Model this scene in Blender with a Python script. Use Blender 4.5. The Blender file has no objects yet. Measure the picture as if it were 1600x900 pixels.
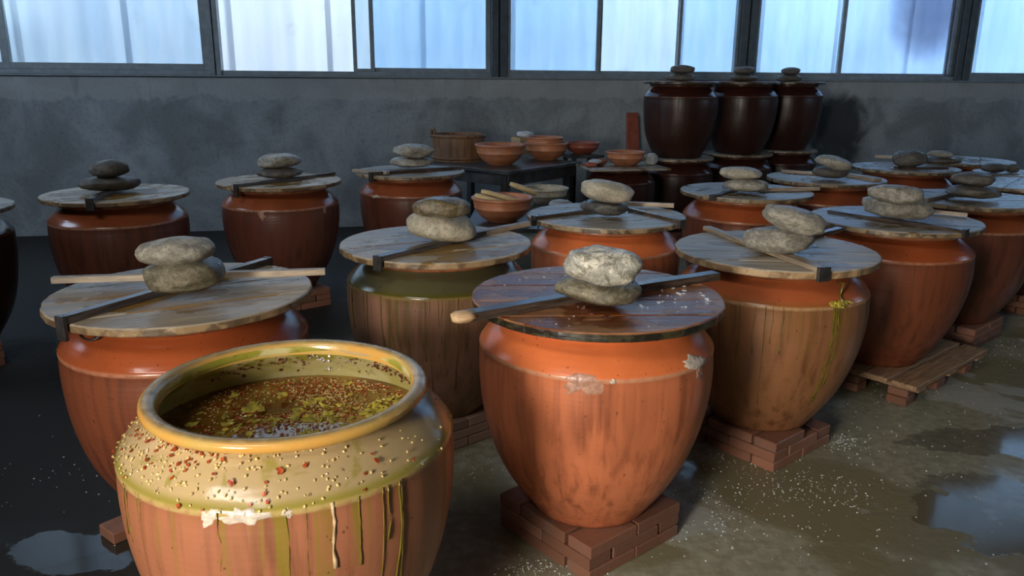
import bpy, math, random
from mathutils import Vector, Matrix, noise
random.seed(7)
R = math.radians
S = bpy.context.scene
COL = S.collection
# ------------------------------------------------------------------ camera
F = 1230.0; PITCH = math.atan(329.0 / 1230.0); ROLL = R(0.43); EYE = 1.57
cd = bpy.data.cameras.new('camera'); cam = bpy.data.objects.new('camera', cd); COL.objects.link(cam)
cd.sensor_width = 36; cd.lens = F * 36 / 1600; cd.clip_end = 100
cam.matrix_world = Matrix.Translation((0, 0, EYE)) @ Matrix.Rotation(R(90) - PITCH, 4, 'X') @ Matrix.Rotation(ROLL, 4, 'Z')
S.camera = cam
# ------------------------------------------------------------------ world, lights, exposure
w = bpy.data.worlds.new('sky'); S.world = w; w.use_nodes = True
bg = w.node_tree.nodes['Background']; bg.inputs[0].default_value = (0.72, 0.86, 1.0, 1); bg.inputs[1].default_value = 3.4
S.view_settings.view_transform = 'Standard'; S.view_settings.look = 'None'
S.view_settings.exposure = 0.0; S.view_settings.gamma = 1; S.view_settings.use_curve_mapping = False

def area(name, loc, target, sx, sy, power, col, spread=180):
    l = bpy.data.lights.new(name, 'AREA'); l.shape = 'RECTANGLE'; l.size = sx; l.size_y = sy; l.energy = power; l.color = col; l.spread = R(spread)
    o = bpy.data.objects.new(name, l); COL.objects.link(o); o.location = loc
    o.rotation_euler = (Vector(target) - Vector(loc)).to_track_quat('-Z', 'Y').to_euler()
    return o
area('front_doorway_daylight', (-1.80, -1.45, 1.50), (0.25, 2.5, 0.72), 0.7, 0.9, 25, (1.0, 0.92, 0.80), 66)
area('skylight_daylight', (-2.35, -1.7, 5.30), (-0.2, 2.6, 0.7), 3.0, 1.1, 165, (1.0, 0.97, 0.92))
area('left_window_daylight', (-5.9, 4.6, 2.9), (-1.5, 8.4, 1.2), 3.0, 1.3, 72, (0.60, 0.78, 1.0), 130)
area('right_window_daylight', (8.8, 5.4, 2.9), (4.2, 9.4, 1.1), 4.0, 1.4, 62, (0.60, 0.78, 1.0))

# ------------------------------------------------------------------ pixel helpers (true 3-D points on real planes)
def ray(x, y):
    u = x - 800; v = y - 450; c, s = math.cos(ROLL), math.sin(ROLL)
    u, v = c * u + s * v, -s * u + c * v
    return Vector((u, math.cos(PITCH) * F - math.sin(PITCH) * v, -math.sin(PITCH) * F - math.cos(PITCH) * v))
def at(x, y, z):
    r = ray(x, y); t = (z - EYE) / r.z; return Vector((r.x * t, r.y * t, z))
def depth(p):
    return p[1] * math.cos(PITCH) - (p[2] - EYE) * math.sin(PITCH)

# ------------------------------------------------------------------ object helpers
def tag(o, label=None, cat=None, group=None, kind=None):
    if label: o['label'] = label
    if cat: o['category'] = cat
    if group: o['group'] = group
    if kind: o['kind'] = kind
    return o
def mesh(name, V, Fc, m, smooth=True):
    me = bpy.data.meshes.new(name); me.from_pydata([tuple(v) for v in V], [], Fc); me.update()
    if smooth: me.polygons.foreach_set('use_smooth', [True] * len(me.polygons))
    me.materials.append(m); return me
def obj(name, me, parent=None, loc=(0, 0, 0), rz=0):
    o = bpy.data.objects.new(name, me); COL.objects.link(o); o.location = loc; o.rotation_euler = (0, 0, rz)
    if parent: o.parent = parent
    return o
def empty(name, loc=(0, 0, 0), rz=0):
    o = bpy.data.objects.new(name, None); COL.objects.link(o); o.location = loc; o.rotation_euler = (0, 0, rz)
    o.empty_display_size = 0.1; return o
def copy_tree(o, parent=None):
    c = o.copy(); COL.objects.link(c); c.parent = parent
    for ch in list(o.children): copy_tree(ch, c)
    return c

class MB:
    def __init__(s): s.V = []; s.F = []
    def add(s, V, Fc):
        n = len(s.V); s.V += [Vector(v) for v in V]; s.F += [tuple(i + n for i in f) for f in Fc]; return s
    def box(s, x0, x1, y0, y1, z0, z1, b=0.0):
        if b <= 0:
            V = [(x, y, z) for z in (z0, z1) for (x, y) in ((x0, y0), (x1, y0), (x1, y1), (x0, y1))]
            return s.add(V, [(3, 2, 1, 0), (4, 5, 6, 7), (0, 1, 5, 4), (1, 2, 6, 5), (2, 3, 7, 6), (3, 0, 4, 7)])
        V = []
        for z, i in ((z0, b), (z0 + b, 0), (z1 - b, 0), (z1, b)):
            X0, X1, Y0, Y1 = x0 + i, x1 - i, y0 + i, y1 - i; c = b * 0.8
            V += [(X0 + c, Y0, z), (X1 - c, Y0, z), (X1, Y0 + c, z), (X1, Y1 - c, z), (X1 - c, Y1, z), (X0 + c, Y1, z), (X0, Y1 - c, z), (X0, Y0 + c, z)]
        Fc = [tuple(range(7, -1, -1)), tuple(range(24, 32))]
        for k in range(3):
            for i in range(8):
                j = (i + 1) % 8; Fc.append((k * 8 + i, k * 8 + j, k * 8 + 8 + j, k * 8 + 8 + i))
        return s.add(V, Fc)
    def lathe(s, prof, n=64, wob=0.0, seed=0, cap=False):
        V = []
        for (z, r) in prof:
            for i in range(n):
                a = 2 * math.pi * i / n
                q = r + (wob * noise.noise(Vector((math.cos(a) * 1.3 + seed, math.sin(a) * 1.3, z * 3))) if wob else 0)
                V.append((q * math.cos(a), q * math.sin(a), z))
        Fc = []
        for k in range(len(prof) - 1):
            for i in range(n):
                j = (i + 1) % n; Fc.append((k * n + i, k * n + j, (k + 1) * n + j, (k + 1) * n + i))
        if cap:
            Fc.append(tuple(range((len(prof) - 1) * n, len(prof) * n)))
            Fc.append(tuple(range(n - 1, -1, -1)))
        return s.add(V, Fc)
    def tube(s, pts, rad, n=8):
        pts = [Vector(p) for p in pts]; V = []
        for k, p in enumerate(pts):
            t = (pts[min(k + 1, len(pts) - 1)] - pts[max(k - 1, 0)]).normalized()
            u = t.cross(Vector((0, 0, 1)));
            if u.length < 1e-3: u = Vector((1, 0, 0))
            u.normalize(); q = t.cross(u); r = rad[k] if isinstance(rad, (list, tuple)) else rad
            for i in range(n):
                a = 2 * math.pi * i / n; V.append(p + u * r * math.cos(a) + q * r * math.sin(a))
        Fc = []
        for k in range(len(pts) - 1):
            for i in range(n):
                j = (i + 1) % n; Fc.append((k * n + i, (k + 1) * n + i, (k + 1) * n + j, k * n + j))
        Fc.append(tuple(range(n))); Fc.append(tuple(range(len(pts) * n - 1, (len(pts) - 1) * n - 1, -1)))
        return s.add(V, Fc)
    def build(s, name, m, parent=None, loc=(0, 0, 0), rz=0, smooth=False):
        return obj(name, mesh(name, s.V, s.F, m, smooth), parent, loc, rz)

# ------------------------------------------------------------------ node helpers
class N:
    def __init__(s, name):
        s.m = bpy.data.materials.new(name); s.m.use_nodes = True; s.t = s.m.node_tree; s.b = s.t.nodes['Principled BSDF']
        s.tc = s.t.nodes.new('ShaderNodeTexCoord'); s.oi = s.t.nodes.new('ShaderNodeObjectInfo')
        s.out = s.t.nodes['Material Output']
    def n(s, typ, **kw):
        x = s.t.nodes.new(typ)
        for k, v in kw.items(): setattr(x, k, v)
        return x
    def link(s, a, b): s.t.links.new(a, b)
    def val(s, inp, v):
        if isinstance(v, (int, float)): inp.default_value = v
        elif isinstance(v, tuple): inp.default_value = (*v, 1) if len(v) == 3 and inp.type == 'RGBA' else v
        else: s.link(v, inp)
    def math(s, op, a, b=0.0, c=0.0, clamp=False):
        x = s.n('ShaderNodeMath', operation=op, use_clamp=clamp); s.val(x.inputs[0], a); s.val(x.inputs[1], b); s.val(x.inputs[2], c); return x.outputs[0]
    def mix(s, f, a, b, mode='MIX'):
        x = s.n('ShaderNodeMix', data_type='RGBA', blend_type=mode); s.val(x.inputs[0], f); s.val(x.inputs[6], a); s.val(x.inputs[7], b); return x.outputs[2]
    def ramp(s, f, lo, hi, a=0.0, b=1.0):
        x = s.n('ShaderNodeMapRange', interpolation_type='SMOOTHSTEP'); s.val(x.inputs[0], f); s.val(x.inputs[1], lo); s.val(x.inputs[2], hi); s.val(x.inputs[3], a); s.val(x.inputs[4], b); return x.outputs[0]
    def vec(s, scale=(1, 1, 1), rnd=True, src=None, loc=(0, 0, 0)):
        x = s.n('ShaderNodeMapping'); s.link(src if src else s.tc.outputs['Object'], x.inputs[0]); x.inputs['Scale'].default_value = scale; x.inputs['Location'].default_value = loc
        o = x.outputs[0]
        if rnd:
            a = s.n('ShaderNodeVectorMath', operation='ADD'); s.link(o, a.inputs[0])
            m = s.math('MULTIPLY', s.oi.outputs['Random'], 37.0); s.link(m, a.inputs[1]); o = a.outputs[0]
        return o
    def noise(s, vec, scale, detail=4, rough=0.55, dist=0.0):
        x = s.n('ShaderNodeTexNoise'); s.link(vec, x.inputs['Vector']); x.inputs['Scale'].default_value = scale
        x.inputs['Detail'].default_value = detail; x.inputs['Roughness'].default_value = rough; x.inputs['Distortion'].default_value = dist
        return x.outputs[0]
    def xyz(s, src=None):
        x = s.n('ShaderNodeSeparateXYZ'); s.link(src if src else s.tc.outputs['Object'], x.inputs[0]); return x.outputs
    def bump(s, h, strength=0.3, dist=0.01):
        x = s.n('ShaderNodeBump'); s.link(h, x.inputs['Height']); x.inputs['Strength'].default_value = strength; x.inputs['Distance'].default_value = dist
        s.link(x.outputs[0], s.b.inputs['Normal'])
    def set(s, col=None, rough=None, spec=None, coat=None, coat_r=None):
        if col is not None: s.val(s.b.inputs['Base Color'], col)
        if rough is not None: s.val(s.b.inputs['Roughness'], rough)
        if spec is not None: s.val(s.b.inputs['Specular IOR Level'], spec)
        if coat is not None: s.val(s.b.inputs['Coat Weight'], coat)
        if coat_r is not None: s.val(s.b.inputs['Coat Roughness'], coat_r)
        return s.m
def plain(name, col, rough=0.6, var=0.25, scale=12, bump=0.15, stretch=(1, 1, 1), spec=0.5):
    k = N(name); nz = k.noise(k.vec(stretch), scale)
    c = k.mix(k.ramp(nz, 0.3, 0.7), tuple(x * (1 - var) for x in col), tuple(min(1, x * (1 + var)) for x in col))
    k.bump(nz, bump, 0.004); return k.set(c, rough, spec)

def jar_mat(name, shoulder, body, streak, ridge=(0.55, 0.28, 0.16), drip=(0.12, 0.11, 0.01), drip_amt=0.0, s_rough=0.16, stain=0.5):
    k = N(name); P = k.xyz()
    z = P[2]
    big = k.noise(k.vec((1, 1, 1)), 3.0, 5)
    fine = k.noise(k.vec((1, 1, 1)), 45.0, 4)
    st = k.noise(k.vec((1, 1, 0.045)), 26.0, 4, 0.6, 0.3)          # vertical runs
    st2 = k.noise(k.vec((1, 1, 0.09)), 9.0, 3, 0.5, 0.4)
    is_sh = k.ramp(k.math('ADD', z, k.math('MULTIPLY', k.math('SUBTRACT', fine, 0.5), 0.012)), 0.592, 0.602)
    c_b = k.mix(k.ramp(st, 0.42, 0.72), body, streak)
    c_b = k.mix(k.math('MULTIPLY', k.ramp(st2, 0.5, 0.8), stain), c_b, tuple(x * 0.5 for x in streak))
    c_b = k.mix(k.math('MULTIPLY', k.ramp(big, 0.35, 0.7), 0.45), c_b, tuple(min(1, x * 1.3) for x in body))
    # olive runs that start at the ridge and thin out downwards
    dm = k.ramp(k.math('ADD', k.noise(k.vec((1, 1, 0.03)), 27.0, 3, 0.5, 0.25), k.math('MULTIPLY', k.math('SUBTRACT', z, 0.6), 0.26)), 0.47, 0.66)
    c_b = k.mix(k.math('MULTIPLY', dm, drip_amt * 0.75), c_b, drip)
    c_s = k.mix(k.ramp(big, 0.35, 0.65), shoulder, tuple(x * 0.78 for x in shoulder))
    c_s = k.mix(k.math('MULTIPLY', k.ramp(k.noise(k.vec((1, 1, 0.4)), 11.0, 4, 0.6, 0.6), 0.56, 0.70), drip_amt * 0.8), c_s, drip)
    edge = k.math('MULTIPLY', k.ramp(z, 0.585, 0.600), k.ramp(z, 0.622, 0.604))
    c_s = k.mix(k.math('MULTIPLY', edge, min(1, drip_amt * 0.9)), c_s, drip)
    c = k.mix(is_sh, c_b, c_s)
    rl = k.math('MULTIPLY', k.ramp(z, 0.584, 0.592), k.ramp(z, 0.604, 0.597))
    c = k.mix(k.math('MULTIPLY', rl, k.ramp(fine, 0.3, 0.6, 0.35, 0.9)), c, ridge)
    sp = k.ramp(k.noise(k.vec((1, 1, 1)), 70, 2, 0.5), 0.70, 0.74)
    c = k.mix(k.math('MULTIPLY', sp, 0.6), c, tuple(x * 0.25 for x in streak))
    r = k.mix(is_sh, k.ramp(st, 0.3, 0.7, 0.30, 0.48), k.ramp(big, 0.3, 0.75, s_rough, s_rough + 0.14))
    rings = k.n('ShaderNodeTexWave', wave_type='BANDS', bands_direction='Z'); k.link(k.vec((1, 1, 1), False), rings.inputs[0]); rings.inputs['Scale'].default_value = 18; rings.inputs['Distortion'].default_value = 2.0
    h = k.math('ADD', k.math('MULTIPLY', rings.outputs[1], 0.25), k.math('MULTIPLY', k.noise(k.vec(), 22, 4), 0.9))
    k.bump(h, 0.14, 0.004)
    return k.set(c, r, 0.5)

M = {}
M['jar'] = jar_mat('terracotta_glaze', (0.80, 0.200, 0.062), (0.53, 0.160, 0.068), (0.26, 0.070, 0.028))
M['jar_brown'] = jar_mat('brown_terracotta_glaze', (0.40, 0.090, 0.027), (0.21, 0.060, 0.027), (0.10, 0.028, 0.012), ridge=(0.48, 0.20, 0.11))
M['jar_back'] = jar_mat('shaded_terracotta_glaze', (0.30, 0.078, 0.030), (0.15, 0.050, 0.030), (0.08, 0.026, 0.015), ridge=(0.42, 0.22, 0.14), s_rough=0.13)  # terracotta darkened in colour to stand in for shade on the farther jars
M['jar_stack'] = jar_mat('shaded_brown_glaze', (0.045, 0.013, 0.008), (0.030, 0.009, 0.005), (0.016, 0.005, 0.003), ridge=(0.09, 0.035, 0.022), s_rough=0.16)  # shade put into the glaze colour, as the front light still reaches these
M['jar_open'] = jar_mat('olive_glaze_terracotta', (0.50, 0.36, 0.18), (0.36, 0.135, 0.068), (0.20, 0.070, 0.030), ridge=(0.45, 0.33, 0.12), drip=(0.22, 0.19, 0.008), drip_amt=0.85, s_rough=0.10)
M['jar_mid'] = jar_mat('mossy_glaze_terracotta', (0.10, 0.088, 0.042), (0.33, 0.17, 0.105), (0.17, 0.085, 0.035), ridge=(0.25, 0.17, 0.05), drip=(0.09, 0.08, 0.008), drip_amt=0.9, s_rough=0.09)
M['jar_right'] = jar_mat('streaked_tan_glaze', (0.50, 0.13, 0.045), (0.29, 0.125, 0.054), (0.13, 0.046, 0.017), ridge=(0.50, 0.30, 0.15), drip=(0.20, 0.11, 0.02), drip_amt=0.45)
M['rim_dark'] = plain('dark_brown_rim', (0.07, 0.025, 0.015), 0.25, 0.3, 14)
M['rim'] = plain('terracotta_rim', (0.36, 0.13, 0.06), 0.3, 0.3, 14)

def rim_open_mat():
    k = N('ochre_glazed_rim'); P = k.xyz(); nz = k.noise(k.vec(), 30, 4); b = k.noise(k.vec(), 5, 4)
    r = k.math('SQRT', k.math('ADD', k.math('MULTIPLY', P[0], P[0]), k.math('MULTIPLY', P[1], P[1])))
    top = k.math('MULTIPLY', k.ramp(P[2], 0.710, 0.717), k.ramp(r, 0.328, 0.319))
    c = k.mix(k.ramp(b, 0.35, 0.65), (0.60, 0.30, 0.065), (0.50, 0.33, 0.09))
    c = k.mix(k.math('MULTIPLY', top, 0.8), c, k.mix(k.ramp(nz, 0.4, 0.6), (0.36, 0.27, 0.13), (0.22, 0.17, 0.08)))
    k.bump(nz, 0.25, 0.003); return k.set(c, k.ramp(nz, 0.3, 0.7, 0.14, 0.34), 0.5)
M['rim_open'] = rim_open_mat()
def inner_mat():
    k = N('cream_green_inner_glaze'); P = k.xyz(); nz = k.noise(k.vec((1, 1, 2)), 9, 5, 0.6, 0.5); f = k.noise(k.vec((1, 1, 1.5)), 40, 3)
    c = k.mix(k.ramp(nz, 0.35, 0.65), (0.52, 0.46, 0.22), (0.40, 0.35, 0.11))
    band = k.math('MULTIPLY', k.ramp(P[2], 0.635, 0.665), k.ramp(nz, 0.42, 0.55))
    c = k.mix(k.math('MULTIPLY', band, 0.8), c, (0.25, 0.24, 0.012))
    c = k.mix(k.math('MULTIPLY', k.ramp(f, 0.62, 0.68), 0.5), c, (0.20, 0.14, 0.04))
    return k.set(c, 0.3, 0.5)
M['inner'] = inner_mat()
def brine_mat():
    k = N('red_brown_brine'); nz = k.noise(k.vec((1, 1, 1)), 7, 4)
    c = k.mix(k.ramp(nz, 0.35, 0.7), (0.12, 0.035, 0.005), (0.30, 0.17, 0.025))
    k.bump(k.noise(k.vec(), 14, 2), 0.05, 0.004); return k.set(c, 0.04, 0.6)
M['brine'] = brine_mat()

def wood_mat(name, a, b, wetc, wet=0.5, rough=0.5, wet_r=0.12, edge=None):
    k = N(name); P = k.xyz()
    g = k.noise(k.vec((0.55, 10, 10)), 6.0, 7, 0.7, 0.5)
    g2 = k.noise(k.vec((0.25, 3, 3)), 6.0, 3, 0.5, 0.8)
    c = k.mix(k.ramp(g, 0.36, 0.62), a, b)
    c = k.mix(k.math('MULTIPLY', k.ramp(g2, 0.48, 0.68), 0.7), c, tuple(x * 0.5 for x in a))
    c = k.mix(k.math('MULTIPLY', k.ramp(k.oi.outputs['Random'], 0, 1), 0.30), c, tuple(x * 0.6 for x in b))
    ck = k.ramp(k.noise(k.vec((0.5, 22, 22)), 5.0, 3, 0.6, 0.3), 0.64, 0.70); c = k.mix(k.math('MULTIPLY', ck, 0.75), c, tuple(x * 0.22 for x in b))
    r2 = k.math('SQRT', k.math('ADD', k.math('MULTIPLY', P[0], P[0]), k.math('MULTIPLY', P[1], P[1])))
    m = k.math('ADD', k.noise(k.vec((1.0, 1.6, 1)), 4.0, 4, 0.55, 0.3), k.ramp(r2, 0.0, 0.42, 0.16, -0.10))
    m = k.ramp(m, 0.60 - wet * 0.32, 0.66 - wet * 0.32)
    c = k.mix(m, c, k.mix(k.ramp(g, 0.3, 0.7), wetc, tuple(x * 0.45 for x in wetc)))
    knots = k.ramp(k.noise(k.vec((1, 2.5, 1)), 16, 2), 0.72, 0.76)
    c = k.mix(k.math('MULTIPLY', knots, 0.8), c, (0.03, 0.02, 0.012))
    ed = k.ramp(P[2], -0.004, -0.008)
    if edge: c = k.mix(ed, c, k.mix(k.ramp(k.noise(k.vec((1, 1, 1)), 13, 4, 0.6, 0.6), 0.42, 0.56), edge[0], edge[1]))
    h = k.math('ADD', k.math('MULTIPLY', g, 0.7), k.math('MULTIPLY', m, -0.5))
    k.bump(h, 0.6, 0.005)
    rr = k.mix(m, k.ramp(g, 0.3, 0.7, rough - 0.1, rough + 0.1), k.ramp(g, 0.35, 0.7, wet_r, wet_r + 0.12))
    return k.set(c, rr, 0.5)
M['wood_tan'] = wood_mat('pale_wet_lid_wood', (0.58, 0.48, 0.36), (0.38, 0.30, 0.21), (0.34, 0.19, 0.04), 0.46, 0.32, 0.12, ((0.34, 0.23, 0.12), (0.14, 0.09, 0.05)))
M['wood_grey'] = wood_mat('grey_weathered_lid_wood', (0.46, 0.42, 0.36), (0.27, 0.23, 0.18), (0.20, 0.13, 0.055), 0.30, 0.34, 0.15, ((0.32, 0.23, 0.13), (0.10, 0.07, 0.045)))
M['wood_dark'] = wood_mat('soaked_dark_lid_wood', (0.46, 0.22, 0.10), (0.20, 0.075, 0.03), (0.22, 0.062, 0.016), 0.55, 0.30, 0.13, ((0.055, 0.045, 0.022), (0.018, 0.015, 0.010)))
M['wood_dry'] = wood_mat('dry_warm_lid_wood', (0.60, 0.52, 0.41), (0.40, 0.33, 0.245), (0.34, 0.22, 0.08), 0.22, 0.42, 0.2, ((0.48, 0.32, 0.17), (0.26, 0.16, 0.08)))
M['stick_pale'] = plain('pale_stick_wood', (0.34, 0.26, 0.18), 0.45, 0.35, 9, 0.3, (1, 9, 9))
M['stick_cream'] = plain('peeled_cream_wood', (0.62, 0.46, 0.24), 0.5, 0.12, 9, 0.1, (1, 6, 6))
M['stick_dark'] = plain('dark_wet_bar_wood', (0.065, 0.045, 0.034), 0.24, 0.5, 9, 0.4, (1, 9, 9))
M['stick_broken'] = plain('raw_broken_wood', (0.55, 0.36, 0.20), 0.6, 0.2, 20, 0.4, (1, 5, 5))
M['iron'] = plain('dark_wet_iron', (0.035, 0.032, 0.032), 0.32, 0.3, 30, 0.3)
def stone_mat(name, a, b, vein, rough=0.45, contrast=0.5):
    k = N(name); big = k.noise(k.vec(), 9, 5, 0.62, 0.9); f = k.noise(k.vec(), 75, 4, 0.7); v = k.noise(k.vec((1, 1, 1.8)), 13, 6, 0.7, 1.6)
    c = k.mix(k.ramp(big, 0.42, 0.56), a, b); c = k.mix(k.math('MULTIPLY', k.ramp(v, 0.50, 0.57), contrast), c, vein)
    c = k.mix(k.math('MULTIPLY', k.ramp(f, 0.50, 0.62), 0.45), c, tuple(x * 0.45 for x in b))
    c = k.mix(k.math('MULTIPLY', k.ramp(f, 0.44, 0.34), 0.30), c, tuple(min(1, x * 1.6) for x in a))
    k.bump(k.math('ADD', k.math('MULTIPLY', f, 0.8), k.math('ADD', k.math('MULTIPLY', v, 1.5), big)), 0.55, 0.008); return k.set(c, k.ramp(big, 0.35, 0.65, rough - 0.12, rough + 0.15), 0.5)
M['st_grey'] = stone_mat('grey_river_stone', (0.38, 0.35, 0.29), (0.24, 0.22, 0.18), (0.52, 0.48, 0.39))
M['st_white'] = stone_mat('white_mottled_stone', (0.86, 0.80, 0.66), (0.48, 0.46, 0.39), (0.16, 0.15, 0.10), 0.3, 0.7)
M['st_olive'] = stone_mat('olive_grey_wet_stone', (0.21, 0.185, 0.125), (0.13, 0.115, 0.075), (0.28, 0.25, 0.18), 0.24)
M['st_pale'] = stone_mat('pale_smooth_stone', (0.52, 0.46, 0.35), (0.37, 0.34, 0.26), (0.46, 0.42, 0.34), 0.5, 0.3)
M['st_dark'] = stone_mat('dark_charcoal_stone', (0.085, 0.08, 0.075), (0.05, 0.047, 0.045), (0.16, 0.15, 0.14), 0.3, 0.4)
M['st_brown'] = stone_mat('brown_wet_stone', (0.24, 0.21, 0.16), (0.12, 0.09, 0.045), (0.30, 0.20, 0.07), 0.22, 0.5)
M['st_shade'] = stone_mat('shaded_grey_stone', (0.13, 0.115, 0.095), (0.09, 0.08, 0.068), (0.17, 0.15, 0.13), 0.5, 0.4)  # grey stone colours darkened for the shaded back lids
def brick_mat(name, a):
    k = N(name); nz = k.noise(k.vec(), 9, 4); f = k.noise(k.vec(), 70, 3)
    c = k.mix(k.ramp(k.oi.outputs['Random'], 0, 1, 0.0, 1.0), a, tuple(x * 0.62 for x in a)); c = k.mix(k.math('MULTIPLY', k.ramp(nz, 0.5, 0.7), 0.5), c, (0.16, 0.11, 0.085))
    k.bump(k.math('ADD', nz, f), 0.35, 0.005); return k.set(c, k.ramp(nz, 0.3, 0.7, 0.35, 0.65), 0.4)
M['brick'] = brick_mat('damp_red_brick', (0.30, 0.135, 0.085))
M['brick_pale'] = brick_mat('pale_dusty_brick', (0.40, 0.26, 0.19))
M['pallet'] = plain('rough_pallet_board', (0.34, 0.21, 0.12), 0.5, 0.35, 8, 0.3, (1, 8, 8))
M['crust'] = plain('white_salt_crust', (0.62, 0.52, 0.42), 0.28, 0.2, 60, 0.8)
M['crust_brown'] = plain('pinkish_dried_crust', (0.42, 0.22, 0.15), 0.3, 0.25, 60, 0.8)
M['salt'] = plain('white_salt_grain', (0.75, 0.76, 0.74), 0.3, 0.1, 60, 0.1)
M['olive_drip'] = plain('olive_brine_run', (0.16, 0.13, 0.015), 0.12, 0.3, 20, 0.2)
M['cream_drip'] = plain('cream_wax_run', (0.52, 0.38, 0.22), 0.2, 0.2, 30, 0.2)
M['seed'] = plain('yellow_pepper_seed', (0.68, 0.50, 0.20), 0.25, 0.35, 60, 0.1)
M['flake'] = plain('red_pepper_flake', (0.34, 0.060, 0.018), 0.2, 0.45, 60, 0.2)
M['flake_dark'] = plain('dark_pepper_flake', (0.10, 0.022, 0.012), 0.25, 0.5, 60, 0.2)
M['slice'] = plain('yellow_green_pepper_slice', (0.50, 0.40, 0.06), 0.12, 0.45, 30, 0.3)
M['terra'] = plain('matte_terracotta_bowl', (0.42, 0.16, 0.075), 0.45, 0.2, 9, 0.15)
M['terra_red'] = plain('brick_red_bowl', (0.28, 0.075, 0.045), 0.45, 0.2, 9, 0.15)
M['tub'] = plain('brown_tub_wood', (0.19, 0.10, 0.050), 0.6, 0.3, 7, 0.3, (6, 6, 1))
M['table'] = plain('black_painted_table', (0.045, 0.048, 0.052), 0.34, 0.4, 8, 0.2)
M['carton'] = plain('tan_carton', (0.42, 0.31, 0.17), 0.7, 0.15, 10, 0.1)
M['rag'] = plain('grey_plastic_film', (0.36, 0.37, 0.38), 0.3, 0.2, 20, 0.5)
M['film'] = plain('pale_shiny_film', (0.52, 0.52, 0.55), 0.15, 0.2, 20, 0.5)
M['alu'] = plain('grey_aluminium_frame', (0.20, 0.24, 0.27), 0.4, 0.15, 12, 0.05)
M['alu_dark'] = plain('dark_steel_post', (0.055, 0.075, 0.09), 0.45, 0.2, 12, 0.05)

# ------------------------------------------------------------------ the setting
Y0 = 8.75; SL = 0.21; AL = math.atan(SL)
def wall_s(px, row=118):
    r = ray(px, row); t = r.x / r.y; X = t * Y0 / (1 - SL * t); return X / math.cos(AL)
def floor_mat():
    k = N('wet_stained_concrete'); G = k.tc.outputs['Object']
    a = k.noise(k.vec((1, 1, 1), False), 1.15, 5, 0.5, 0.5); b = k.noise(k.vec((1, 1, 1), False, loc=(7, 3, 0)), 0.75, 3, 0.45, 0.3); f = k.noise(k.vec((1, 1, 1), False), 22, 5); sp = k.noise(k.vec((1, 1, 1), False), 110, 2)
    c = k.mix(k.ramp(f, 0.3, 0.7), (0.36, 0.345, 0.25), (0.25, 0.235, 0.165))
    c = k.mix(k.ramp(a, 0.50, 0.56), c, (0.21, 0.185, 0.105))
    dry = k.ramp(k.noise(k.vec((1, 1, 1), False, loc=(2.2, 5.1, 0)), 1.4, 4, 0.5, 0.4), 0.60, 0.62)
    c = k.mix(k.math('MULTIPLY', dry, 0.7), c, (0.42, 0.42, 0.38))
    c = k.mix(k.math('MULTIPLY', k.ramp(sp, 0.66, 0.72), 0.35), c, (0.33, 0.32, 0.28))
    c = k.mix(k.ramp(k.xyz()[0], -0.2, -1.3), c, (0.020, 0.019, 0.017))     # shade of the left aisle, darkened into the floor colour
    pud = k.ramp(b, 0.50, 0.56)
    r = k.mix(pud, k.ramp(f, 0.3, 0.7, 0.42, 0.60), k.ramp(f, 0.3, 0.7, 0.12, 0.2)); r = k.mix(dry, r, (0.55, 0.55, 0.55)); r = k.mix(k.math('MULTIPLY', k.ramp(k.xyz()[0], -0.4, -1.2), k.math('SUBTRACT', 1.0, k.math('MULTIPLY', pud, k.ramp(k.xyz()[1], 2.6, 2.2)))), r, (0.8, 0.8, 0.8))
    P = k.xyz()
    for (qx, qy, rx, ry) in ((at(1580, 800, 0).x, at(1580, 800, 0).y, 0.40, 0.30), (at(120, 860, 0).x, at(120, 860, 0).y, 0.26, 0.13), (at(1590, 690, 0).x, at(1590, 690, 0).y, 0.5, 0.16)):
        dx = k.math('DIVIDE', k.math('SUBTRACT', P[0], qx), rx); dy = k.math('DIVIDE', k.math('SUBTRACT', P[1], qy), ry)
        d = k.math('ADD', k.math('ADD', k.math('MULTIPLY', dx, dx), k.math('MULTIPLY', dy, dy)), k.math('MULTIPLY', k.math('SUBTRACT', k.noise(k.vec((1, 1, 1), False), 4.5, 5, 0.6), 0.5), 3.2))
        w_ = k.ramp(d, 1.05, 0.85); r = k.mix(w_, r, (0.10, 0.10, 0.10)); pud = k.math('MAXIMUM', pud, w_); c = k.mix(k.math('MULTIPLY', w_, 0.5), c, (0.05, 0.045, 0.035))
    h = k.mix(pud, f, (0.4, 0.4, 0.4)); k.bump(h, 0.35, 0.008); return k.set(c, r, 0.45)
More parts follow.
